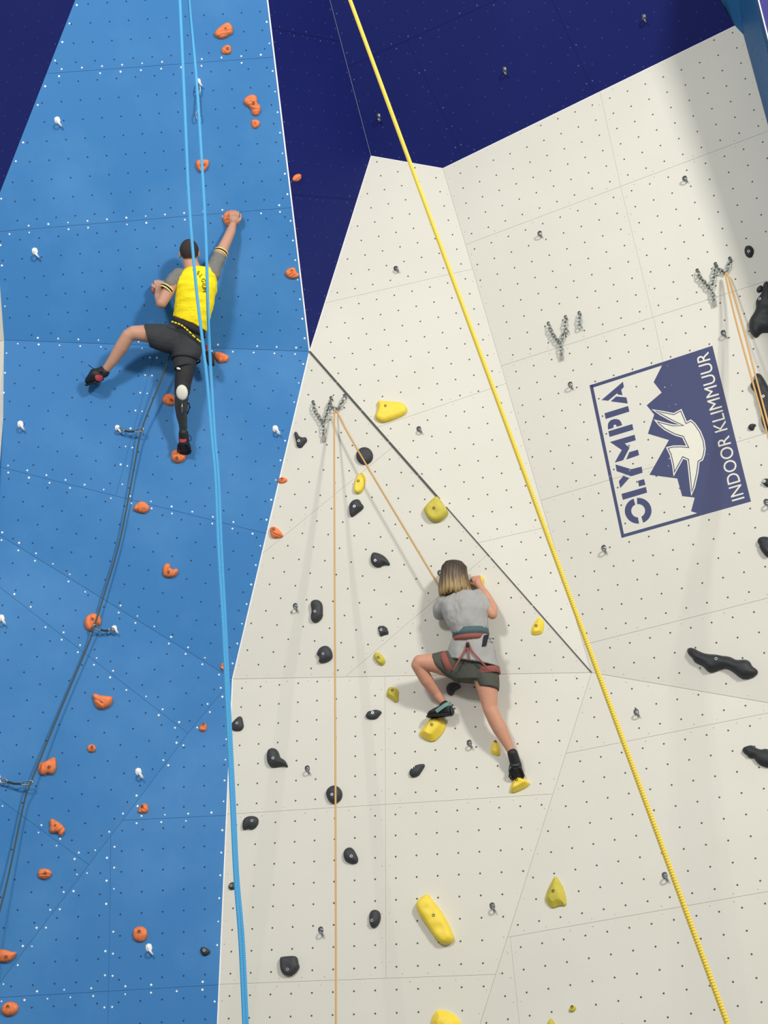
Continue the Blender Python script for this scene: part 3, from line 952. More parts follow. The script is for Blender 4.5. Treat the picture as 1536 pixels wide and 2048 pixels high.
bl = [(352, -180), (360, 0), (369, 200), (378, 400), (391, 560), (406, 690), (414, 760), (424, 880), (431, 960), (437, 1100), (446, 1250), (453, 1400), (458, 1500), (463, 1600), (470, 1750), (480, 1880), (488, 2048), (494, 2200)]
br = [(366, -180), (378, 0), (393, 160), (404, 330), (412, 480), (417, 650), (424, 780), (430, 880), (437, 960), (443, 1100), (451, 1250), (458, 1400), (463, 1500), (468, 1600), (475, 1750), (486, 1880), (494, 2048), (500, 2200)]
rope('climbing_rope', [[at(p, dl(p[1])) for p in bl], [at(p, dl(p[1]) + 0.05) for p in br]], 0.0059, R_BLUE, 'doubled light blue rope hanging in front of the blue wall and man')
rope('climbing_rope', [[on((345, 700), .17), on((336, 722), .17), on((318, 770), .14), on((284, 857), .09), on((270, 925), .06), on((240, 1080), .05), on((205, 1200), .06), on((189, 1252), .08), on((176, 1290), .06), on((120, 1422), .06), on((62, 1564), .09), on((47, 1610), .07), on((15, 1760), .1), on((-20, 1900), .2), on((-45, 2050), .35), Vector((-2.7, 8.6, .05))]], 0.0062, R_DARK, 'dark green rope running from the man down through three quickdraws')
ANC1, ANC3 = on((672, 822), .06), on((1452, 546), .06)
FL = Vector((-.3, 7.6, .05))
rope('climbing_rope', [[FL, on((672, 2240), 1.5, 'W5'), on((672, 2048), 1.3, 'W5'), on((671, 1560), .85, 'W5'), on((669.5, 1200), .5, 'W3'), on((668.5, 900), .16, 'W3'), on((669, 830), .075, 'W3'), ANC1, on((676, 828), .075), on((690, 856), .085), on((740, 942), .11), on((800, 1042), .12), on((878, 1172), .13), on((905, 1215), .13), on((925, 1275), .14)]], 0.0068, R_TAN, 'tan rope from the chain anchor down to the climber in grey')
FR = Vector((3.1, 6.2, .05))
rope('climbing_rope', [[FR, on((1570, 1010), .9, 'W2').lerp(FR, .5), on((1570, 1010), .9, 'W2'), on((1538, 880), .6, 'W2'), on((1500, 745), .33, 'W2'), on((1470, 635), .15, 'W2'), on((1454, 565), .075), ANC3, on((1460, 562), .075), on((1478, 625), .14), on((1508, 740), .33, 'W2'), on((1542, 868), .6, 'W2'), on((1580, 1000), .9, 'W2'), on((1580, 1000), .9, 'W2').lerp(FR + Vector((.1, .2, 0)), .5), FR + Vector((.1, .2, 0))]], 0.0068, R_TAN, 'tan rope looped through the anchor at the right edge')


# ------------------------------------------------------------------ hangers, quickdraws, anchors
def hanger_part(P, fac, parent, material, tilt=0.0, name='hanger', s=1.0):
    """plate with an eye that stands off the wall, plus its bolt"""
    u, v, n = basis(fac)
    ca, sa = math.cos(tilt), math.sin(tilt)
    a, b = u * ca + v * sa, v * ca - u * sa
    mb = MB()
    pl = [(-.013, .018), (.0, .024), (.013, .018), (.016, .0), (.010, -.014), (-.010, -.014), (-.016, 0)]
    fr = [P + (a * x + b * y) * s + n * 0.004 for x, y in pl]
    mb.add(*prism(fr, [p - n * 0.0042 for p in fr]))
    c = P - b * 0.010 * s + n * 0.004
    ring = [c + (n * (0.019 + 0.019 * math.cos(t)) + (b * -0.62 + a * 0.35) * 0.022 * (1 + math.sin(t)) * 0.9) * s for t in [i * 2 * math.pi / 14 for i in range(14)]]
    mb.add(*tube(ring, 0.0052 * s, 6, True)[:2])
    mb.add(*disc(P + n * 0.0038 + b * 0.005 * s, n, 0.009 * s, 0.007, 6))
    return mb.build(name, material, parent, P, True)


HANG_B = [((115, 242), 'white-lit bolt hanger high on the left part of the blue wall'), ((70, 504), 'white-lit bolt hanger at far left, level with the head of the man'),
          ((41, 850), 'white-lit bolt hanger at far left below the hanging foot of the man'), ((551, 859), 'white-lit bolt hanger at the right edge of blue wall beside the star hold'),
          ((3, 1238), 'white-lit bolt hanger cut by the left edge of the picture'), ((277, 1545), 'white-lit bolt hanger on the lower blue wall above the heart-like hold'),
          ((298, 1897), 'white-lit bolt hanger below the round striped orange hold')]
HANG_W = [((757, 233), 'silver bolt hanger on navy overhang left of the yellow rope'), ((1009, 140), 'silver bolt hanger in the middle of the navy overhang'),
          ((1288, 35), 'silver bolt hanger at the top right of the navy overhang'), ((1370, 358), 'silver bolt hanger beside the shaded band at upper right'),
          ((1080, 468), 'silver bolt hanger in the upper middle of the right white wall'), ((792, 538), 'silver bolt hanger on upper white wall left of the yellow rope'),
          ((1141, 770), 'silver bolt hanger left of the logo corner'), ((838, 859), 'silver bolt hanger right below the topmost yellow hold'),
          ((1208, 1097), 'silver bolt hanger just below the logo'), ((1447, 667), 'silver bolt hanger above the logo beside the right tan rope'),
          ((1273, 1425), 'silver bolt hanger below left of the long black lizard hold'), ((939, 1487), 'silver bolt hanger between the feet of the climber in grey'),
          ((615, 1538), 'silver bolt hanger right of the duck-shaped charcoal hold'), ((591, 1213), 'silver bolt hanger left of the peanut-shaped charcoal hold'),
          ((1330, 1752), 'silver bolt hanger touching the lower part of the yellow rope'), ((985, 1813), 'silver bolt hanger right of the long yellow bar hold'),
          ((642, 1861), 'silver bolt hanger left of the vertical tan rope near the bottom'), ((880, 1147), 'silver bolt hanger peeking out left of the long-haired head'),
          ((1533, 1005), 'silver bolt hanger cut by the right edge beside the logo')]
for i, (p, lab) in enumerate(HANG_B):  # metal hangers whose overexposed look is painted in by the whiter material
    fc = fac_at(p)
    setp(hanger_part(on(p, 0.001, fc), fc, None, M_LITMETAL, 0.2, 'bolt_hanger', 1.5), lab, 'bolt hanger', 'bolt hangers')
for i, (p, lab) in enumerate(HANG_W):
    fc = fac_at(p)
    setp(hanger_part(on(p, 0.001, fc), fc, None, M_STEEL, 0.15, 'bolt_hanger', 1.2), lab, 'bolt hanger', 'bolt hangers')


def carabiner(A, B, n, parent, width=0.03, r=0.0052, material=None):
    A, B = Vector(A), Vector(B)
    t = (B - A).normalized()
    s = n.cross(t).normalized()
    L = (B - A).length
    pts = []
    for i in range(20):
        th = 2 * math.pi * i / 20
        w = width / 2 * (1.0 + 0.22 * math.cos(th))
        sg = abs(math.sin(th)) ** 0.7 * (1 if math.sin(th) > 0 else -1)
        pts.append((A + B) / 2 + t * math.cos(th) * L / 2 + s * sg * w)
    v, f, uv = tube(pts, r, 6, True)
    return mk('carabiner', v, f, material or M_STEEL, parent, None, True)


def quickdraw(h, e, lab, eo=0.1, mid=None, ho=0.02):
    fc = fac_at(h)
    P = on(h, 0.001, fc)
    root = empty('quickdraw', P, lab, 'quickdraw', 'quickdraws on the blue wall')
    hanger_part(P, fc, root, M_LITMETAL, 0.2, 'hanger', 1.25)
    n = NRM[fc]
    A, Z = P + n * 0.022 - Vector((0, 0, .012)), on(e, eo)
    d = Z - A
    sag = Vector((0, 0, -0.02))
    a1, a2 = A + d * 0.28 + sag * .6, A + d * 0.72 + sag
    carabiner(A, a1, n, root)
    carabiner(a2, Z + d.normalized() * 0.012, n, root)
    v, f, uv = tube([a1 - d * 0.05, a1.lerp(a2, .5) + sag * .4, a2 + d * 0.05], 0.01, 8, False, (0.016, 0.006, n))
    mk('sling', v, f, M_SLING, root)


quickdraw((235, 857), (284, 858), 'quickdraw clipped to the dark rope below the hanging left foot', 0.09)
quickdraw((229, 1258), (189, 1252), 'quickdraw clipped to the dark rope at the ring-shaped orange hold', 0.08)
quickdraw((-4, 1556), (62, 1564), 'lowest quickdraw, entering from the left edge of the picture', 0.09)
quickdraw((397, 164), (396, 236), 'empty quickdraw hanging near the top beside the light blue rope', 0.05)


def chain(P, parent, pitch=0.027, r=0.0048):
    """links laid along a polyline, every second one turned on edge"""
    P = [Vector(p) for p in P]
    seg = [(P[i + 1] - P[i]).length for i in range(len(P) - 1)]
    tot = sum(seg)
    k = max(2, int(tot / pitch))

    def pos(d):
        for i, s in enumerate(seg):
            if d <= s or i == len(seg) - 1:
                return P[i].lerp(P[i + 1], min(1, d / s))
            d -= s
    for i in range(k):
        a, b = pos(tot * i / k), pos(tot * (i + 1) / k)
        t = (b - a).normalized()
        n = Vector((0, -1, 0)) if i % 2 else Vector((0.8, -0.25, 0.2))
        n = (n - t * n.dot(t)).normalized()
        s = n.cross(t)
        c = (a + b) / 2
        L = (b - a).length * 0.5 + 0.006
        pts = [c + t * math.cos(q) * L + s * math.sin(q) * 0.0128 for q in [j * 2 * math.pi / 12 for j in range(12)]]
        v, f, uv = tube(pts, r, 6, True)
        mk('chain_link', v, f, M_CHAIN, parent, None, True)


def anchor(fc, s, o, hangs, chains, tags, lab):
    q = lambda p, off: on((o[0] + p[0] / s, o[1] + p[1] / s), off, fc)
    root = empty('chain_anchor', q(hangs[0], 0), lab, 'chain anchor', 'chain anchors')
    for p in hangs:
        hanger_part(q(p, 0.001), fc, root, M_CHAIN, 0.3, 'hanger', 0.8)
    for C in chains:
        chain([q(p, 0.03) for p in C], root)
    for a, b in tags:
        A, B = q(a, 0.025), q(b, 0.02)
        v, f, uv = tube([A, A.lerp(B, .5), B], 0.01, 8, False, (0.026, 0.008, NRM[fc]))
        mk('tag', v, f, M_TAG, root)
    return root


anchor('W3', 7.68, (600, 760), [(205, 345), (480, 280), (690, 245)],
       [[(205, 380), (225, 470), (260, 520), (310, 590), (345, 655)], [(465, 320), (445, 380), (420, 480), (385, 600), (352, 660)], [(352, 660), (362, 730), (360, 830)], [(480, 360), (510, 430), (560, 460)], [(565, 455), (620, 400), (655, 320), (675, 270)]],
       [((362, 845), (355, 940))], 'chain anchor holding the tan rope, at the upper tip of the gap')
anchor('W2', 3.491, (1060, 500), [(130, 515), (250, 470), (345, 442)],
       [[(135, 525), (145, 565), (170, 605), (212, 655)], [(250, 480), (245, 530), (258, 575)], [(240, 565), (215, 652)], [(213, 655), (220, 725)], [(346, 452), (345, 500), (350, 548)]],
       [((219, 725), (221, 765))], 'unused chain anchor with dangling chains above the logo')
anchor('W2', 3.491, (1060, 500), [(1170, 145), (1297, 100), (1397, 62)],
       [[(1172, 155), (1185, 190), (1215, 220), (1240, 250), (1268, 280)], [(1292, 120), (1285, 190), (1270, 265)], [(1270, 280), (1285, 345)], [(1302, 120), (1335, 145), (1362, 158)], [(1395, 72), (1385, 120), (1366, 158)]],
       [((1283, 345), (1290, 390))], 'chain anchor holding the tan rope at the right edge')


# ------------------------------------------------------------------ painted logo
def flat_poly(fac, P, off):
    """fill a (possibly concave) pixel polygon on the wall, thin as paint"""
    u, v, n = basis(fac)
    o = at(P[0], depth(fac, P[0]))
    Q = []
    for p in P:
        d = at(p, depth(fac, p)) - o
        Q.append((d.dot(u), d.dot(v)))
    V, E_, F, *_ = delaunay_2d_cdt([Vector(q) for q in Q], [(i, (i + 1) % len(Q)) for i in range(len(Q))], [], 1, 1e-6)
    return [o + u * p[0] + v * p[1] + n * off for p in V], [tuple(f) for f in F]


logo_o = on((1340, 885), 0.001, 'W2')
logo = empty('wall_logo', logo_o, 'navy and cream climbing wall logo with mountains and a diving bird', 'logo')
LA = lambda L: [(1160 + x / 4.085, 670 + y / 4.085) for x, y in L]
LB = lambda L: [(1190 + x / 12.8, 750 + y / 12.8) for x, y in L]
LC = lambda L: [(1220 + x / 12.8, 900 + y / 12.8) for x, y in L]
LD = lambda L: [(1280 + x / 10.24, 800 + y / 10.24) for x, y in L]
mk('mountain_field', *flat_poly('W2', LA([(672, 222), (1082, 88), (1397, 1360), (968, 1480), (960, 1456), (908, 1440), (938, 1328), (835, 1316), (795, 1172), (568, 1142), (727, 858), (555, 806), (607, 650), (545, 575), (668, 470), (602, 385), (672, 246)]), 0.0012), M_LOGO, logo)
mb = MB()
for P in ([(78, 412), (672, 222), (672, 248), (104, 430)], [(78, 412), (104, 404), (364, 1650), (340, 1658)], [(340, 1658), (352, 1628), (962, 1455), (970, 1480)]):
    mb.add(*flat_poly('W2', LA(P), 0.0012))
mb.build('border', M_LOGO, logo)


def arc(cx, cy, rx, ry, a0, a1, k=14, rot=0.0):
    out = []
    for i in range(k + 1):
        t = rad(a0 + (a1 - a0) * i / k)
        x, y = rx * math.cos(t), ry * math.sin(t)
        out.append((cx + x * math.cos(rot) - y * math.sin(rot), cy + x * math.sin(rot) + y * math.cos(rot)))
    return out


LET = {
    'letter_a': [LB([(170, 640), (715, 175), (742, 305), (672, 380), (705, 515), (590, 500), (570, 465), (340, 658)]), LB([(405, 675), (545, 550), (805, 575), (838, 730)])],
    'letter_i': [LB([(245, 980), (848, 795), (882, 935), (275, 1125)])],
    'letter_p': [LB([(335, 1395), (330, 1300), (345, 1220), (400, 1160), (480, 1130), (560, 1128), (630, 1155), (670, 1210), (695, 1285), (555, 1325), (545, 1280), (510, 1265), (475, 1290), (475, 1350)]), LB([(345, 1440), (955, 1257), (985, 1400), (375, 1585)])],
    'letter_m': [LB([(385, 1715), (1015, 1530), (1045, 1668), (760, 1755), (885, 1860), (790, 2048), (722, 2180), (508, 2242), (612, 2048), (688, 1920)]), LB([(880, 1975), (1100, 1912), (1130, 2050), (800, 2165)])],
    'letter_y': [LC([(142, 370), (545, 492), (812, 425), (835, 580), (545, 672), (172, 540)]), LC([(345, 660), (495, 718), (265, 975), (228, 800)])],
    'letter_l': [LC([(295, 1125), (920, 945), (950, 1090), (330, 1275)]), LC([(718, 790), (872, 745), (908, 890), (745, 935)])],
    'letter_o': [LC(arc(722, 1555, 342, 330, -95, 68) + arc(722, 1555, 178, 172, 62, -98)), LC(arc(722, 1555, 342, 330, 86, 250) + arc(722, 1555, 178, 172, 245, 92))]}
for nm, polys in LET.items():
    mb = MB()
    for P in polys:
        mb.add(*flat_poly('W2', P, 0.0014))
    mb.build(nm, M_LOGO, logo)
BIRD = [(235, 190), (470, 225), (690, 268), (850, 183), (960, 440), (1045, 398), (1140, 480), (1250, 640), (1325, 830), (1348, 1000), (1330, 1130), (1290, 1235), (1222, 1275), (1195, 1500), (1130, 1790), (1050, 1970), (1010, 1640), (965, 1240), (890, 1205), (690, 1570), (660, 1350), (610, 1130), (532, 970), (680, 932), (850, 930), (945, 940), (868, 775), (700, 725), (500, 620), (380, 520), (280, 398), (480, 450), (680, 500), (800, 505), (640, 440), (420, 320)]


def shrink(P, d):
    n = len(P)
    ar = sum(P[i - 1][0] * P[i][1] - P[i][0] * P[i - 1][1] for i in range(n))
    sg = 1 if ar > 0 else -1
    out = []
    for i in range(n):
        a, b, c = Vector(P[i - 1]), Vector(P[i]), Vector(P[(i + 1) % n])
        t1, t2 = (b - a).normalized(), (c - b).normalized()
        n1, n2 = Vector((-t1.y, t1.x)) * sg, Vector((-t2.y, t2.x)) * sg
        m = n1 + n2
        L = m.length
        m = m / L if L > 0.05 else n1
        k = d / max(0.34, m.dot(n1))
        out.append(tuple(b + m * k))
    return out


mk('bird_outline', *flat_poly('W2', LD(BIRD), 0.0018), M_LOGOW, logo)
mk('bird_line', *flat_poly('W2', LD(shrink(BIRD, 24)), 0.0023), M_LOGO, logo)
mk('bird', *flat_poly('W2', LD(shrink(BIRD, 42)), 0.0028), M_LOGOW, logo)


def text_mesh(s, size=1.0):
    cu = bpy.data.curves.new('t', 'FONT')
    cu.body = s
    cu.size = size
    cu.align_x = 'LEFT'
    cu.resolution_u = 4
    ob = bpy.data.objects.new('t', cu)
    COL.objects.link(ob)
    dg = bpy.context.evaluated_depsgraph_get()
    me = bpy.data.meshes.new_from_object(ob.evaluated_get(dg))
    vs = [(v.co.x, v.co.y) for v in me.vertices]
    fs = [tuple(p.vertices) for p in me.polygons]
    bpy.data.objects.remove(ob)
    bpy.data.curves.remove(cu)
    bpy.data.meshes.remove(me)
    return vs, fs


# second line of the logo, reading upwards
vs, fs = text_mesh('INDOOR KLIMMUUR')
x0, x1 = min(v[0] for v in vs), max(v[0] for v in vs)
y0, y1 = min(v[1] for v in vs), max(v[1] for v in vs)
a, b = LA([(1346, 1332)])[0], LA([(1050, 135)])[0]    # baseline start and end
c = LA([(1242, 1362)])[0]                              # cap height above the start
tv = []
for x, y in vs:
    s_, t_ = (x - x0) / (x1 - x0), (y - y0) / (y1 - y0)
    px = (a[0] + (b[0] - a[0]) * s_ + (c[0] - a[0]) * t_, a[1] + (b[1] - a[1]) * s_ + (c[1] - a[1]) * t_)
    tv.append(at(px, depth('W2', px)) + NRM['W2'] * 0.002)
mk('lettering', tv, fs, M_LOGOW, logo)


# ------------------------------------------------------------------ people
def remesh(v, f, voxel, iters=3):
    """fuse overlapping closed shapes into one smooth skin"""
    me = bpy.data.meshes.new('tmp')
    me.from_pydata(v, [], f)
    ob = bpy.data.objects.new('tmp', me)
    COL.objects.link(ob)
    md = ob.modifiers.new('r', 'REMESH')
    md.mode = 'VOXEL'
    md.voxel_size = voxel
    dg = bpy.context.evaluated_depsgraph_get()
    m2 = bpy.data.meshes.new_from_object(ob.evaluated_get(dg))
    bpy.data.objects.remove(ob)
    n = len(m2.vertices)
    co = np.empty(n * 3)
    m2.vertices.foreach_get('co', co)
    co = co.reshape(-1, 3)
    ed = np.empty(len(m2.edges) * 2, dtype=int)
    m2.edges.foreach_get('vertices', ed)
    ed = ed.reshape(-1, 2)
    deg = np.bincount(ed.ravel(), minlength=n)[:, None].astype(float)
    for it in range(iters):
        for lam in (0.5, -0.45):
            s = np.zeros_like(co)
            np.add.at(s, ed[:, 0], co[ed[:, 1]])
            np.add.at(s, ed[:, 1], co[ed[:, 0]])
            co = co + lam * (s / np.maximum(deg, 1) - co)
    fs = [tuple(p.vertices) for p in m2.polygons]
    bpy.data.meshes.remove(m2)
    bpy.data.meshes.remove(me)
    return co, fs


def sphere(c, r, k=12, M=None):
    """ball or ellipsoid (r = 3 radii, M = 3x3 axes)"""
    v, f = [], []
    rr = r if isinstance(r, (tuple, list)) else (r, r, r)
    M = M or Matrix.Identity(3)
    L = k // 2
    v.append(c + M @ Vector((0, 0, rr[2])))
    for i in range(1, L):
        th = math.pi * i / L
        for j in range(k):
            ph = 2 * math.pi * j / k
            v.append(c + M @ Vector((rr[0] * math.sin(th) * math.cos(ph), rr[1] * math.sin(th) * math.sin(ph), rr[2] * math.cos(th))))
    v.append(c + M @ Vector((0, 0, -rr[2])))
    for j in range(k):
        f.append((0, 1 + j, 1 + (j + 1) % k))
    for i in range(L - 2):
        for j in range(k):
            a = 1 + i * k
            f.append((a + j, a + k + j, a + k + (j + 1) % k, a + (j + 1) % k))
    e = len(v) - 1
    a = 1 + (L - 2) * k
    for j in range(k):
        f.append((a + j, e, a + (j + 1) % k))
    return v, f


def limb(mb, P, R, k=22):
    """chain of tapered capsules through joints P with radii R"""
    for i, (p, r) in enumerate(zip(P, R)):
        mb.add(*sphere(p, r, k))
        if i:
            v, f, _ = tube([P[i - 1], p], [R[i - 1], r], k)
            mb.add(v, f)


def loft(rings, k=20, flat=0.0):
    """rings = (centre, half vector across, half vector in depth)"""
    v, f = [], []
    for c, u, w in rings:
        for j in range(k):
            t = 2 * math.pi * j / k
            v.append(c + u * math.cos(t) + w * math.sin(t))
    for i in range(len(rings) - 1):
        for j in range(k):
            f.append((i * k + j, i * k + (j + 1) % k, (i + 1) * k + (j + 1) % k, (i + 1) * k + j))
    f.append(tuple(range(k - 1, -1, -1)))
    f.append(tuple((len(rings) - 1) * k + j for j in range(k)))
    return v, f


def ring(L, R, off, dh, fac, grow=0.0):
    """cross-section seen between two picture points, at a distance off the wall"""
    a, b = on(L, off, fac), on(R, off, fac)
    c = (a + b) / 2
    u = (b - a) / 2
    u = u * (1 + grow / u.length)
    n = NRM[fac]
    w = (n - u.normalized() * n.dot(u.normalized())).normalized() * (dh + grow)
    return c, u, w


def hand(mb, wrist, knuck, back, side, curl=(50, 55, 40), s=1.0):
    """palm, four bent fingers of unequal length and a thumb off the palm's side"""
    d = (knuck - wrist).normalized()
    back = (back - d * back.dot(d)).normalized()
    x = d.cross(back) * side        # towards the thumb
    L = 0.085 * s
    limb(mb, [wrist, wrist + d * L * .35], [0.027 * s, 0.03 * s])
    for i in range(4):
        q = (1.5 - i) * 0.0205 * s
        k0 = wrist + d * L * (1.0 - 0.05 * abs(i - 1)) + x * q
        limb(mb, [wrist + d * L * .2 + x * q * 0.7, k0], [0.0145 * s, 0.0125 * s], 8)
        ln = (0.9, 1.0, 0.94, 0.74)[i]
        p, dd = k0, d.copy()
        pts, rs = [k0], [0.0108 * s]
        ax = x * side
        for seg, cu, r in ((0.04, curl[0], .0098), (0.026, curl[1], .0092), (0.02, curl[2], .0082)):
            dd = (dd * math.cos(rad(cu)) - back_of(dd, back, x) * math.sin(rad(cu))).normalized()
            p = p + dd * seg * ln * s
            pts.append(p)
            rs.append(r * s)
        limb(mb, pts, rs, 8)
    t0 = wrist + d * L * .25 + x * 0.026 * s
    t1 = t0 + (d * .6 + x * .7 - back * .3).normalized() * 0.034 * s
    t2 = t1 + (d * .9 + x * .1 - back * .5).normalized() * 0.028 * s
    t3 = t2 + (d * .8 - x * .2 - back * .6).normalized() * 0.02 * s
    limb(mb, [t0, t1, t2, t3], [.0135 * s, .0118 * s, .0105 * s, .0088 * s], 8)


def back_of(dd, back, x):
    b = back - dd * back.dot(dd)
    if b.length < 1e-3:
        return back
    b.normalize()
    # keep the same turning sense all through the curl
    c = x.cross(dd)
    return c if c.dot(b) > 0 or abs(c.dot(b)) < 0.2 else -c


def head_axes(up, fwd):
    z = up.normalized()
    y = (fwd - z * fwd.dot(z)).normalized()
    x = y.cross(z)
    return Matrix((x, y, z)).transposed()


def head(mb, c, M, s=1.0):
    """skull, jaw, nose, lips, brow and ears; y axis of M points out of the face"""
    a = lambda x, y, z: c + M @ Vector((x * s, y * s, z * s))
    mb.add(*sphere(a(0, -.01, .025), (.074 * s, .094 * s, .09 * s), 18, M))
    mb.add(*sphere(a(0, .025, -.04), (.058 * s, .062 * s, .075 * s), 14, M))
    limb(mb, [a(0, .095, .018), a(0, .112, -.018)], [.008 * s, .014 * s], 8)
    limb(mb, [a(-.018, .088, -.058), a(.018, .088, -.058)], [.007 * s, .007 * s], 8)
    limb(mb, [a(-.034, .082, .028), a(.034, .082, .028)], [.011 * s, .011 * s], 8)
    for sx in (-1, 1):
        mb.add(*sphere(a(.077 * sx, -.008, -.005), (.01 * s, .021 * s, .033 * s), 10, M))


def eyes(c, M, parent, s=1.0):
    for sx in (-1, 1):
        e = mk('eye', *sphere(c + M @ Vector((.031 * sx * s, .083 * s, .006 * s)), .0125 * s, 10), M_EYE, parent, None, True)


def shoe(ank, heel, toe, up, parent, m_up, m_heel, strap=None, s=1.0, sd=1, heel_lab='red heel patch'):
    d = (toe - heel)
    L = d.length
    d.normalize()
    up = (up - d * up.dot(d)).normalized()
    x = d.cross(up)
    prof = [(-.02, .020, .022, .020), (.03, .030, .038, .032), (.2, .034, .045, .040), (.42, .039, .036, .034), (.68, .046, .028, .027), (.88, .038, .021, .021), (1.0, .018, .012, .014)]
    rings = [(heel + d * L * t + up * z * s, x * w * s, up * h * s) for t, w, h, z in prof]
    mb = MB().add(*loft(rings, 16))
    limb(mb, [heel + d * L * .16 + up * .045 * s, ank], [.036 * s, .033 * s])
    co, fs = remesh(mb.v, mb.f, 0.005, 3)
    o = mk('shoe', co, fs, m_up, parent, None, True)
    mk('heel_patch', *sphere(heel - d * .012 * s + up * .024 * s, (.027 * s, .025 * s, .0065 * s), 14, Matrix((x, up, d)).transposed()), m_heel, o, None, True)
    # rand of the sole
    pts = [heel + d * L * t + x * w * sg * s + up * .004 * s for sg, seq in ((1, prof[1:]), (-1, prof[:0:-1])) for t, w, h, z in seq]
    v, f, _ = tube(pts, .006 * s, 6, True)
    mk('sole_edge', v, f, M_SOLE, o, None, True)
    # pull tab
    A = heel - d * .012 * s + up * .06 * s
    v, f, _ = tube([A, A + (ank - A) * .45 - d * .03 * s, A + (ank - A) * .9 - d * .012 * s + up * .008], .004, 6, False, (.014 * s, .004, d))
    mk('pull_tab', v, f, M_SOLE, o)
    if strap:
        pts = [heel + d * L * t + x * w * s * sd + up * h * s for t, w, h in ((-.04, .0, .07), (.06, .034, .066), (.25, .044, .048), (.5, .048, .024))]
        v, f, _ = tube(spline(pts, 4), .004, 6, False, (.026 * s, .005, x))
        mk('strap', v, f, strap, o)
    return o


def wrinkle(co, amp, scale, seed, axis=(1, 1, 1)):
    out = []
    s = Vector((seed, seed * .7, seed * .3))
    c0 = co.mean(axis=0)
    for p in co:
        q = Vector((p[0] * axis[0], p[1] * axis[1], p[2] * axis[2])) * scale + s
        h = noise.noise(q) + 0.5 * abs(noise.noise(q * 2.1))
        d = Vector(p - c0)
        d.z *= 0.3
        out.append(Vector(p) + d.normalized() * (amp * h))
    return out


def cloth(name, mb, voxel, material, parent, amp=0.006, scale=14, seed=1.0, axis=(1, 1, 1), it=4):
    co, fs = remesh(mb.v, mb.f, voxel, it)
    return mk(name, wrinkle(co, amp, scale, seed, axis), fs, material, parent, None, True)


M_SKIN = mat('skin_tan', (198, 150, 126), 0.55, var=0.07, scale=10, spec=0.35)
M_SKIN2 = mat('skin_rosy', (205, 150, 124), 0.55, var=0.07, scale=10, spec=0.35)
M_EYE = mat('eye_white', (235, 232, 228), 0.3)
M_CROP = mat('cropped_dark_hair', (56, 48, 48), 0.85, var=0.2, scale=220, bump=0.5, bscale=400)
M_TEE = mat('yellow_jersey', (250, 226, 22), 0.8, var=0.05, scale=12, gain=1.05)
M_RAG = mat('grey_sleeve', (122, 122, 118), 0.85, var=0.08, scale=60)
M_BLK = mat('black_band', (24, 22, 22), 0.8)
M_CRM = mat('cream_band', (250, 224, 150), 0.8)
M_SHORT = mat('charcoal_shorts', (54, 56, 60), 0.85, var=0.1, scale=18)
M_SLEEVE = mat('black_liner', (40, 40, 43), 0.7, var=0.08, scale=18)
M_SOCK = mat('carbon_socket', (52, 56, 58), 0.35, 0.1, var=0.3, scale=26)
M_PAD = mat('white_knee_pad', (222, 220, 208), 0.6, var=0.06, scale=60)
M_SHOE = mat('black_rubber_shoe', (34, 34, 38), 0.55, var=0.15, scale=30)
M_SOLE = mat('black_rubber_edge', (26, 26, 28), 0.6)
M_RED = mat('red_heel', (158, 52, 62), 0.6)
M_HARN = mat('black_harness', (36, 38, 44), 0.8)
M_HARY = mat('yellow_webbing', (240, 224, 40), 0.7)
M_GTEE = mat('grey_cotton', (166, 166, 163), 0.9, var=0.05, scale=10)
M_GSHORT = mat('olive_grey_shorts', (78, 80, 72), 0.9, var=0.07, scale=14)
M_HTEAL = mat('teal_webbing', (76, 102, 106), 0.8)
M_HCORAL = mat('coral_webbing', (146, 84, 76), 0.8)
M_MINT = mat('mint_strap', (110, 152, 142), 0.7)
M_DKSHOE = mat('dark_grey_heel', (58, 62, 62), 0.6)

hair_m = bpy.data.materials.new('brown_hair_blonde_ends')
hair_m.use_nodes = True
nt = hair_m.node_tree
tcn = nt.nodes.new('ShaderNodeTexCoord')
sp = nt.nodes.new('ShaderNodeSeparateXYZ')
nt.links.new(tcn.outputs['Object'], sp.inputs[0])
nz = nt.nodes.new('ShaderNodeTexNoise')
nz.inputs['Scale'].default_value = 1.0
mp_ = nt.nodes.new('ShaderNodeMapping')
mp_.inputs['Scale'].default_value = (140, 140, 9)
nt.links.new(tcn.outputs['Object'], mp_.inputs[0])
nt.links.new(mp_.outputs[0], nz.inputs['Vector'])
ma = nt.nodes.new('ShaderNodeMath')
ma.operation = 'MULTIPLY_ADD'
nt.links.new(nz.outputs['Fac'], ma.inputs[0])
ma.inputs[1].default_value = 0.3
nt.links.new(sp.outputs[2], ma.inputs[2])
rp = nt.nodes.new('ShaderNodeMapRange')
rp.inputs[1].default_value = 0.04
rp.inputs[2].default_value = 0.26
nt.links.new(ma.outputs[0], rp.inputs[0])
cr = nt.nodes.new('ShaderNodeValToRGB')
cr.color_ramp.elements[0].color = (*lin((160, 134, 88)), 1)
cr.color_ramp.elements[1].color = (*lin((52, 44, 38)), 1)
e_ = cr.color_ramp.elements.new(0.45)
e_.color = (*lin((96, 80, 60)), 1)
nt.links.new(rp.outputs[0], cr.inputs['Fac'])
nt.links.new(cr.outputs['Color'], nt.nodes['Principled BSDF'].inputs['Base Color'])
nt.nodes['Principled BSDF'].inputs['Roughness'].default_value = 0.5
MATS['hair'] = hair_m

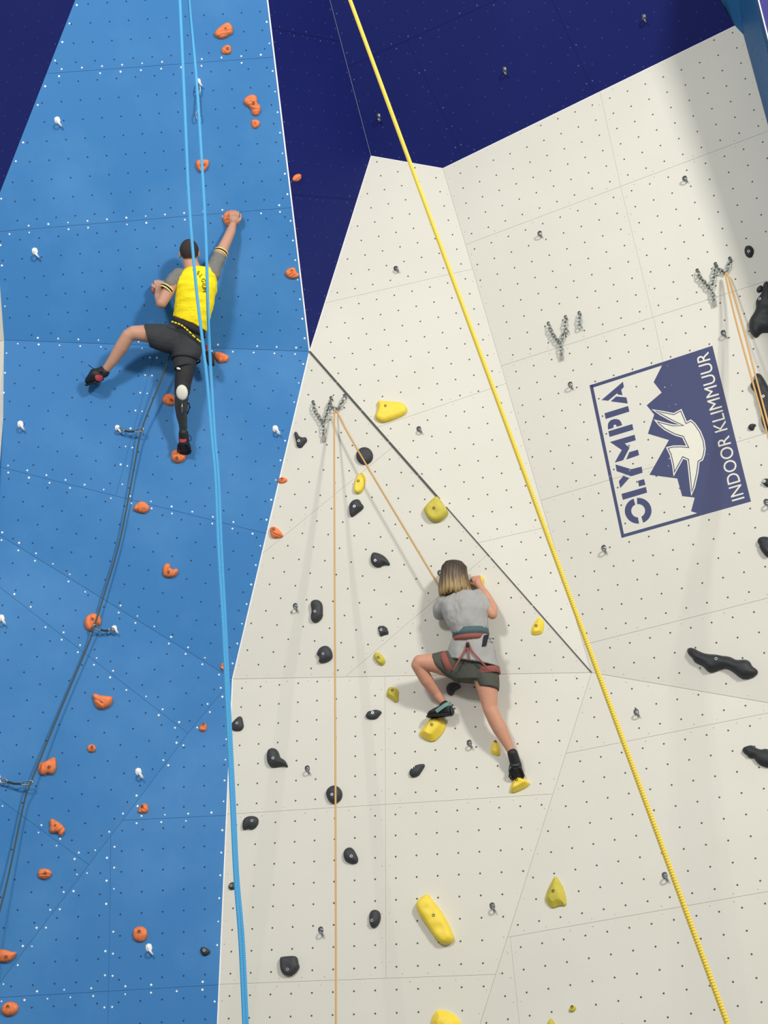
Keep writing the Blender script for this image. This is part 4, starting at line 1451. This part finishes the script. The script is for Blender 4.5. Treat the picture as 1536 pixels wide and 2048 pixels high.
# ---- the man in yellow -------------------------------------------------
q1 = lambda x, y, o: on((x, y), o, 'B1')
q2 = lambda x, y, o: on((x, y), o, 'B2')
N1, N2 = NRM['B1'], NRM['B2']
mb = MB()
UPM = (q1(380, 490, .2) - q1(382, 545, .2)).normalized()
HM = head_axes(UPM, -N1 + UPM * 0.35)
HC = q1(378.5, 508, .23)
head(mb, HC, HM, 0.98)
limb(mb, [q1(380, 522, .235), q1(387, 545, .25)], [.06, .068])
tors = [((348, 655), (396, 684), .25, .095), ((350, 625), (411, 652), .27, .095), ((354, 595), (426, 612), .28, .105), ((356, 568), (432, 572), .28, .11), ((362, 550), (428, 546), .27, .09), ((374, 540), (408, 538), .26, .07)]
mb.add(*loft([ring(a, b, o, d, 'B1') for a, b, o, d in tors], 18))
# raised right arm
limb(mb, [q1(422, 545, .26), q1(436, 517, .2), q1(452, 485, .135), q1(462, 462, .1), q1(466.5, 447, .075)], [.06, .05, .042, .038, .026])
hand(mb, q1(466.5, 448, .075), q1(468.5, 427, .085), N1 + UPM * .3, 1, (62, 50, 30))
# bent left arm
limb(mb, [q1(358, 552, .27), q1(344, 570, .30), q1(323, 606, .33), q1(319, 592, .24), q1(317.5, 578, .13)], [.06, .05, .043, .042, .028])
hand(mb, q1(317.5, 580, .13), q1(318.5, 560, .085), N1 * .8 + UPM * .6, -1, (60, 50, 30))
# left leg out to the side
limb(mb, [q1(352, 672, .25), q1(310, 668, .29), q1(268, 666, .31), q2(257, 671, .31), q2(243, 694, .26), q2(224, 723, .2), q2(208, 744, .15)], [.084, .078, .058, .053, .054, .04, .03])
limb(mb, [q2(208, 744, .15), q2(203, 755, .14), q2(193, 760, .1)], [.028, .02, .014])
# right thigh, ending in the prosthesis
limb(mb, [q1(378, 688, .25), q2(371, 728, .26), q2(365, 775, .25), q2(364, 800, .23)], [.088, .066, .055, .04])
co, fs = remesh(mb.v, mb.f, 0.0042, 9)
man = mk('person', co, fs, M_SKIN, None, q2(375, 690, .25), True)
setp(man, 'climber in yellow jersey and dark shorts reaching up the blue wall', 'person')
eyes(HC, HM, man)
# cropped hair
v, f = sphere(HC + HM @ Vector((0, -.010, .0245)), (.0765, .0965, .0925), 24, HM)
keep = [i for i, p in enumerate(v) if (lambda l: l.z > (0.055 if l.y > .03 else -0.045 + max(0, l.y + .04) * 1.1))(HM.transposed() @ (p - HC))]
ks = set(keep)
mk('hair', v, [q for q in f if all(i in ks for i in q)], M_CROP, man, None, True)
# jersey
mb = MB()
jer = [((346, 632), (413, 663), .27, .118), ((349, 612), (420, 640), .28, .118), ((351, 590), (428, 610), .285, .122), ((351, 568), (434.5, 575), .285, .126), ((355, 552), (434, 550), .28, .115), ((366, 540), (422, 536), .27, .09), ((372, 535), (404, 533), .265, .072)]
mb.add(*loft([ring(a, b, o, d, 'B1') for a, b, o, d in jer], 24))
tee = cloth('jersey', mb, 0.006, M_TEE, man, 0.009, 9, 3.1, (1, 1, 2.6))
for P, R, e0, e1 in (([q1(424, 549, .268), q1(429, 533, .235), q1(436.5, 517, .2)], [.066, .06, .056], (437, 515, .196), (.2, .1)),
                     ([q1(358, 553, .275), q1(350, 558, .285), q1(342, 568, .30)], [.068, .06, .056], (341, 569.5, .302), None)):
    m2 = MB()
    limb(m2, P[:-1] + [P[-1]], R)
    cloth('sleeve', m2, 0.006, M_RAG, man, 0.003, 30, 5.0)
    d = (P[2] - P[1]).normalized()
    for j, mm in enumerate((M_CRM, M_BLK, M_CRM)):
        c = P[2] + d * (.045 + .012 * j)
        a = d.orthogonal().normalized()
        b = d.cross(a)
        v, f, _ = tube([c + (a * math.cos(t) + b * math.sin(t)) * .052 for t in [i * math.pi / 10 for i in range(20)]], .0065, 6, True)
        mk('cuff', v, f, mm, man, None, True)
# lettering down the back, laid onto the jersey
from mathutils.bvhtree import BVHTree
bw = world_loc(tee)
bvh = BVHTree.FromPolygons([bw + vv.co for vv in tee.data.vertices], [tuple(p.vertices) for p in tee.data.polygons])
LETTERS = [('B', (389, 541), -28), ('E', (397, 546), 18), ('L', (402.5, 552), 55), ('G', (407, 560.5), 84), ('I', (407.7, 567), 88), ('U', (408, 572.5), 89), ('M', (409, 580.5), 89)]
tv, tf = [], []
for ch, (cx, cy), ang in LETTERS:
    vs, fs = text_mesh(ch)
    mx_, my_ = (min(p[0] for p in vs) + max(p[0] for p in vs)) / 2, (min(p[1] for p in vs) + max(p[1] for p in vs)) / 2
    base = len(tv)
    ca, sa = math.cos(rad(ang)), math.sin(rad(ang))
    for x, y in vs:
        x, y = (x - mx_) * 11.0, -(y - my_) * 11.0
        px = (cx + x * ca - y * sa, cy + x * sa + y * ca)
        ray = (at(px, 1.0) - CAM).normalized()
        hit = bvh.ray_cast(CAM, ray)
        tv.append((hit[0] if hit[0] is not None else q1(*px, .4)) - ray * 0.004)
    tf += [tuple(i + base for i in q) for q in fs]
mk('lettering', tv, tf, M_BLK, tee)
# shorts
mb = MB()
mb.add(*loft([ring(a, b, o, d, 'B1') for a, b, o, d in [((347, 640), (411, 666), .265, .112), ((341, 664), (409, 690), .25, .122), ((343, 690), (405, 702), .25, .118)]], 20))
mb.add(*loft([ring(a, b, o, d, 'B2') for a, b, o, d in [((343, 684), (405, 694), .25, .12), ((345, 715), (402, 713), .26, .108), ((348, 739), (389, 733), .26, .09)]], 20))
mb.add(*loft([ring(a, b, o, d, 'B1') for a, b, o, d in [((356, 648), (362, 712), .25, .1), ((325, 648), (330, 706), .28, .1), ((306, 647), (314, 700), .295, .092), ((288, 648), (299, 694), .30, .086)]], 20))
cloth('shorts', mb, 0.007, M_SHORT, man, 0.007, 11, 8.0)
# harness belt with yellow and black webbing below it
belt = [ring((344, 634), (411, 664), .27, .124, 'B1'), ring((344, 645), (410, 676), .265, .126, 'B1')]
mk('harness_belt', *loft([belt[0], belt[1]], 28), M_HARN, man, None, True)
wb = spline([on(p, .40, 'B1') for p in [(343, 643), (352, 646), (362, 650), (370, 656)]] + [on((378, 663), .40, 'B1'), on((388, 673), .39, 'B1'), on((404, 686), .36, 'B1')], 6)
n_ = len(wb)
for i in range(0, n_ - 3, 4):
    v, f, _ = tube(wb[i:i + 4], .007, 6)
    mk('gear_loop', v, f, M_HARY, man, None, True)
    v, f, _ = tube(wb[i + 3:i + 5], .0072, 6)
    mk('gear_loop', v, f, M_BLK, man, None, True)
for a, b, o in (((343, 716), (400, 722), .26),):
    c, u, w = ring(a, b, o, .108, 'B2')
    v, f, _ = tube([c + u * math.cos(t) + w * math.sin(t) for t in [i * math.pi / 14 for i in range(28)]], .008, 6, True)
    mk('leg_loop', v, f, M_HARN, man, None, True)
# chalk bag on his right hip
cb = [q1(415, 690, .2), q2(417, 704, .2), q2(420, 718, .2), q2(423, 731, .19)]
mk('chalk_bag', *loft([(cb[1], Vector((.028, 0, 0)), N2 * .028), (cb[2], Vector((.034, 0, 0)), N2 * .034), (cb[3], Vector((.026, 0, 0)), N2 * .026)], 14), M_SLEEVE, man, None, True)
v, f, _ = tube([cb[0], cb[1]], .01, 6, False, (.03, .008, N1))
mk('bag_strap', v, f, M_RED, man)
# prosthesis
mb = MB()
limb(mb, [q2(372, 730, .26), q2(366, 765, .25), q2(364, 785, .245)], [.078, .066, .06])
liner = cloth('prosthesis_liner', mb, 0.006, M_SLEEVE, man, 0.003, 16, 2.0)
mk('liner_edge', *sphere(q2(357, 737, .33), (.019, .006, .010), 10, Matrix((Vector((.9, 0, -.4)), Vector((0, 1, 0)), Vector((.4, 0, .9)))).transposed()), M_PAD, liner, None, True)
mk('knee_pad', *sphere(q2(364, 785, .305), (.047, .062, .022), 16, Matrix((Vector((1, 0, 0)), UPM, N2)).transposed()), M_PAD, liner, None, True)
mb = MB()
limb(mb, [q2(363, 798, .24), q2(362.5, 815, .22), q2(363.5, 832, .2), q2(366, 848, .18), q2(367, 868, .15)], [.056, .05, .043, .034, .03])
co, fs = remesh(mb.v, mb.f, 0.005, 3)
sock = mk('prosthetic_shin', co, fs, M_SOCK, man, None, True)
v, f, _ = tube([q2(364, 806, .275), q2(364, 826, .247)], .007, 6)
mk('shin_tube', v, f, M_STEEL, sock, None, True)
for (x, y, o) in ((375.5, 787, .25), (376, 803, .24), (373, 822, .21), (373, 862, .17)):
    mk('buckle', *sphere(q2(x, y, o), (.008, .012, .012), 8), M_LITMETAL if y != 803 else M_STEEL, sock, None, True)
v, f, _ = tube(spline([q2(374, 800, .24), q2(379, 812, .23), q2(375, 828, .2)], 5), .005, 6)
mk('strap', v, f, M_BLK, sock, None, True)
shoe(q2(367, 866, .16), q2(365, 888, .165), q2(370, 909, .045), N2 * .3 + UPM * 1.0, man, M_SHOE, M_RED, None, 1.15)
v, f, _ = tube(spline([q2(375, 869, .15), q2(381, 873, .15), q2(382, 880, .15), q2(376, 881, .15)], 5), .003, 6)
mk('lace', v, f, M_BLK, man, None, True)
shoe(q2(208, 744, .15), q2(199, 763, .17), q2(181, 768, .035), UPM * 1.0 + Vector((-.45, 0, 0)), man, M_SHOE, M_RED, None, 1.35)
v, f, _ = tube(spline([q2(192, 741, .14), q2(184, 735, .12), q2(177, 730, .1)], 4), .003, 6)
mk('lace', v, f, M_BLK, man, None, True)

# ---- the climber in grey -----------------------------------------------
near = lambda o: o - 0.105 if o >= 0.25 else o * 0.58
q3 = lambda x, y, o: on((x, y), near(o), 'W3')
q5 = lambda x, y, o: on((x, y), near(o), 'W5')
N3, N5 = NRM['W3'], NRM['W5']
UPG = Vector((0.02, 0, 1)).normalized()
mb = MB()
GM = head_axes(UPG, -N3 + UPG * .25)
GC = q3(907, 1151, .27)
head(mb, GC, GM, 0.93)
limb(mb, [q3(908, 1168, .28), q3(914, 1190, .29)], [.052, .06])
gt = [((904, 1345), (985, 1345), .30, .115), ((902, 1310), (984, 1305), .31, .11), ((909, 1272), (972, 1265), .32, .09), ((897, 1240), (970, 1230), .32, .10), ((886, 1214), (966, 1200), .31, .10), ((893, 1198), (958, 1186), .3, .08), ((902, 1190), (935, 1184), .29, .06)]
mb.add(*loft([ring(a, b, near(o), d, 'W3') for a, b, o, d in gt], 18))
limb(mb, [q3(957, 1193, .29), q3(972, 1212, .30), q3(985, 1229, .30), q3(985, 1215, .25), q3(973, 1192, .17), q3(958, 1171, .105)], [.052, .045, .036, .036, .034, .024])
hand(mb, q3(957, 1171, .105), q3(950, 1152, .075), N3 + UPG * .2, -1, (55, 50, 35), .92)
limb(mb, [q3(888, 1204, .29), q3(882, 1222, .22), q3(883, 1228, .16), q3(892, 1200, .1), q3(898, 1180, .07)], [.052, .045, .038, .034, .024])
hand(mb, q3(898, 1180, .07), q3(902, 1162, .06), N3, 1, (55, 50, 35), .92)
limb(mb, [q3(910, 1333, .31), q3(870, 1326, .37), q3(840, 1324, .39), q3(836, 1330, .385), q5(853, 1360, .31), q5(872, 1387, .22), q5(888, 1409, .16)], [.095, .072, .054, .051, .049, .036, .028])
limb(mb, [q5(888, 1409, .16), q5(893, 1420, .17), q5(885, 1428, .16)], [.027, .02, .014])
limb(mb, [q3(968, 1342, .30), q5(975, 1378, .31), q5(980, 1416, .29), q5(990, 1440, .27), q5(1000, 1458, .24), q5(1014, 1485, .19), q5(1024, 1505, .16)], [.098, .076, .055, .053, .054, .038, .029])
limb(mb, [q5(1024, 1505, .16), q5(1028, 1522, .15), q5(1030, 1532, .12)], [.027, .02, .014])
co, fs = remesh(mb.v, mb.f, 0.0042, 9)
girl = mk('person', co, fs, M_SKIN2, None, q3(945, 1335, .3), True)
setp(girl, 'long-haired climber in grey t-shirt and olive shorts on the white wall', 'person')
eyes(GC, GM, girl, .93)
# bob of hair
hr = [((903, 1121.5), (914, 1121), .27, .03), ((892, 1125), (925, 1124), .27, .075), ((884, 1135), (933, 1133), .27, .1), ((881, 1150), (934, 1148), .275, .11), ((879, 1168), (938, 1164), .285, .112), ((878, 1182), (941, 1175), .295, .108), ((879, 1191), (939, 1182), .3, .1), ((884, 1193), (933, 1185), .3, .085)]
K = 110
hz = q3(908, 1160, .285).z
v, f = [], []
for (a, b, o, d) in hr:
    c, u, w = ring(a, b, near(o), d, 'W3')
    for j in range(K):
        t = 2 * math.pi * j / K
        s_ = 1 + 0.07 * noise.noise(Vector((math.cos(t) * 9, math.sin(t) * 9, 0))) + 0.03 * math.sin(t * 23 + len(v) * 0.002)
        low = max(0, (c.z < hz) * (hz - c.z)) * 0.42 * noise.noise(Vector((math.cos(t) * 10, math.sin(t) * 10, 4.0)))
        v.append(c + (u * math.cos(t) + w * math.sin(t)) * s_ + Vector((0, 0, low)))
for i in range(len(hr) - 1):
    f += [(i * K + j, i * K + (j + 1) % K, (i + 1) * K + (j + 1) % K, (i + 1) * K + j) for j in range(K)]
f += [tuple(range(K - 1, -1, -1)), tuple((len(hr) - 1) * K + j for j in range(K))]
co, fs = np.array([tuple(p) for p in v]), f
mk('hair', v, f, MATS['hair'], girl, None, True)
# t-shirt above and below the harness
mb = MB()
gs = [((906, 1274), (977, 1267), .325, .108), ((895, 1250), (976, 1242), .33, .122), ((885, 1228), (975, 1218), .325, .126), ((880, 1210), (972, 1198), .315, .118), ((886, 1198), (964, 1184), .30, .095), ((901, 1190), (940, 1182), .29, .065)]
mb.add(*loft([ring(a, b, near(o), d, 'W3') for a, b, o, d in gs], 24))
limb(mb, [q3(955, 1195, .295), q3(963, 1203, .30), q3(970, 1215, .305)], [.062, .055, .05])
limb(mb, [q3(890, 1206, .29), q3(882, 1216, .27), q3(880, 1226, .2)], [.066, .06, .056])
gtee = cloth('t_shirt', mb, 0.006, M_GTEE, girl, 0.013, 9, 4.3, (1.6, 1, 1.0))
mb = MB()
mb.add(*loft([ring(a, b, near(o), d, 'W3') for a, b, o, d in [((907, 1268), (976, 1262), .325, .105), ((899, 1293), (988, 1293), .325, .125), ((894, 1314), (996, 1322), .32, .135), ((893, 1319), (1000, 1335), .32, .138)]], 24))
cloth('shirt_hem', mb, 0.006, M_GTEE, girl, 0.008, 13, 9.3, (1, 1, .6))
mb = MB()
mb.add(*loft([ring(a, b, near(o), d, 'W3') for a, b, o, d in [((900, 1300), (990, 1300), .31, .118), ((895, 1330), (998, 1338), .30, .125), ((905, 1362), (998, 1362), .30, .11)]], 20))
mb.add(*loft([ring(a, b, near(o), d, 'W5') for a, b, o, d in [((940, 1352), (999, 1352), .305, .105), ((952, 1367), (999, 1368), .31, .098), ((958, 1378), (998, 1380), .315, .09)]], 18))
mb.add(*loft([ring(a, b, near(o), d, 'W3') for a, b, o, d in [((915, 1300), (920, 1368), .31, .1), ((888, 1302), (897, 1356), .34, .095), ((865, 1308), (876, 1341), .37, .08)]], 18))
cloth('shorts', mb, 0.007, M_GSHORT, girl, 0.006, 10, 6.0)
# harness
mk('harness_belt', *loft([ring((905, 1263), (977, 1256), near(.325), .122, 'W3'), ring((905, 1277), (979, 1270), near(.325), .13, 'W3')], 28), M_HTEAL, girl, None, True)
mk('belt_padding', *loft([ring((905, 1277), (979, 1270), near(.325), .128, 'W3'), ring((906, 1286), (976, 1281), near(.325), .14, 'W3')], 28), M_HCORAL, girl, None, True)
S = lambda *P: spline([q3(x, y, o) for x, y, o in P], 6)
for P in (S((936, 1284, .45), (930, 1300, .47), (917, 1322, .465), (906, 1340, .44)), S((936, 1284, .45), (944, 1302, .47), (960, 1320, .465), (974, 1336, .44)), S((934, 1284, .452), (936, 1300, .472), (938, 1318, .475))):
    v, f, _ = tube(P, .008, 8, False, (.014, .005, N3))
    mk('harness_strap', v, f, M_HCORAL, girl)
mk('strap_buckle', *sphere(q3(935, 1290, .47), (.014, .01, .02), 8), M_HARN, girl, None, True)
for (a, b, o, d, fc) in (((887, 1306), (905, 1348), .34, .1, 'W3'), ((950, 1350), (998, 1340), .305, .108, 'W3')):
    c, u, w = ring(a, b, near(o), d, fc)
    ax = u.cross(w).normalized()
    pts = [c + u * 1.0 * math.cos(t) + w * math.sin(t) for t in [i * math.pi / 16 for i in range(32)]]
    v, f, _ = tube(pts, .01, 8, True)
    # a broad padded loop
    v = []
    for i, p in enumerate(pts):
        r_ = (p - c).normalized()
        hw = 0.026
        for aa, bb in ((-hw, 0), (-hw * .8, .008), (hw * .8, .008), (hw, 0), (hw * .8, -.004), (-hw * .8, -.004)):
            v.append(p + ax * aa + r_ * bb)
    m_ = len(pts)
    f = [(i * 6 + k_, i * 6 + (k_ + 1) % 6, ((i + 1) % m_) * 6 + (k_ + 1) % 6, ((i + 1) % m_) * 6 + k_) for i in range(m_) for k_ in range(6)]
    mk('leg_loop', v, f, M_HCORAL, girl, None, True)
mk('belay_device', *loft([(q3(973, 1270, .42), Vector((.02, 0, .004)), N3 * .014), (q3(968, 1292, .43), Vector((.017, 0, .004)), N3 * .013)], 12), M_HARN, girl)
carabiner(q3(976, 1278, .38), q3(989, 1279, .36), N3, girl, .03, .005)
# shoes
shoe(q5(889, 1411, .17), q5(902, 1430, .19), q5(856, 1435, .11), Vector((.1, -.2, 1)), girl, M_SHOE, M_DKSHOE, M_MINT, 1.15, -1)
shoe(q5(1025, 1507, .17), q5(1031, 1536, .17), q5(1034, 1560, .04), UPG + N5 * .3, girl, M_SHOE, M_DKSHOE, M_MINT, 1.15, -1)
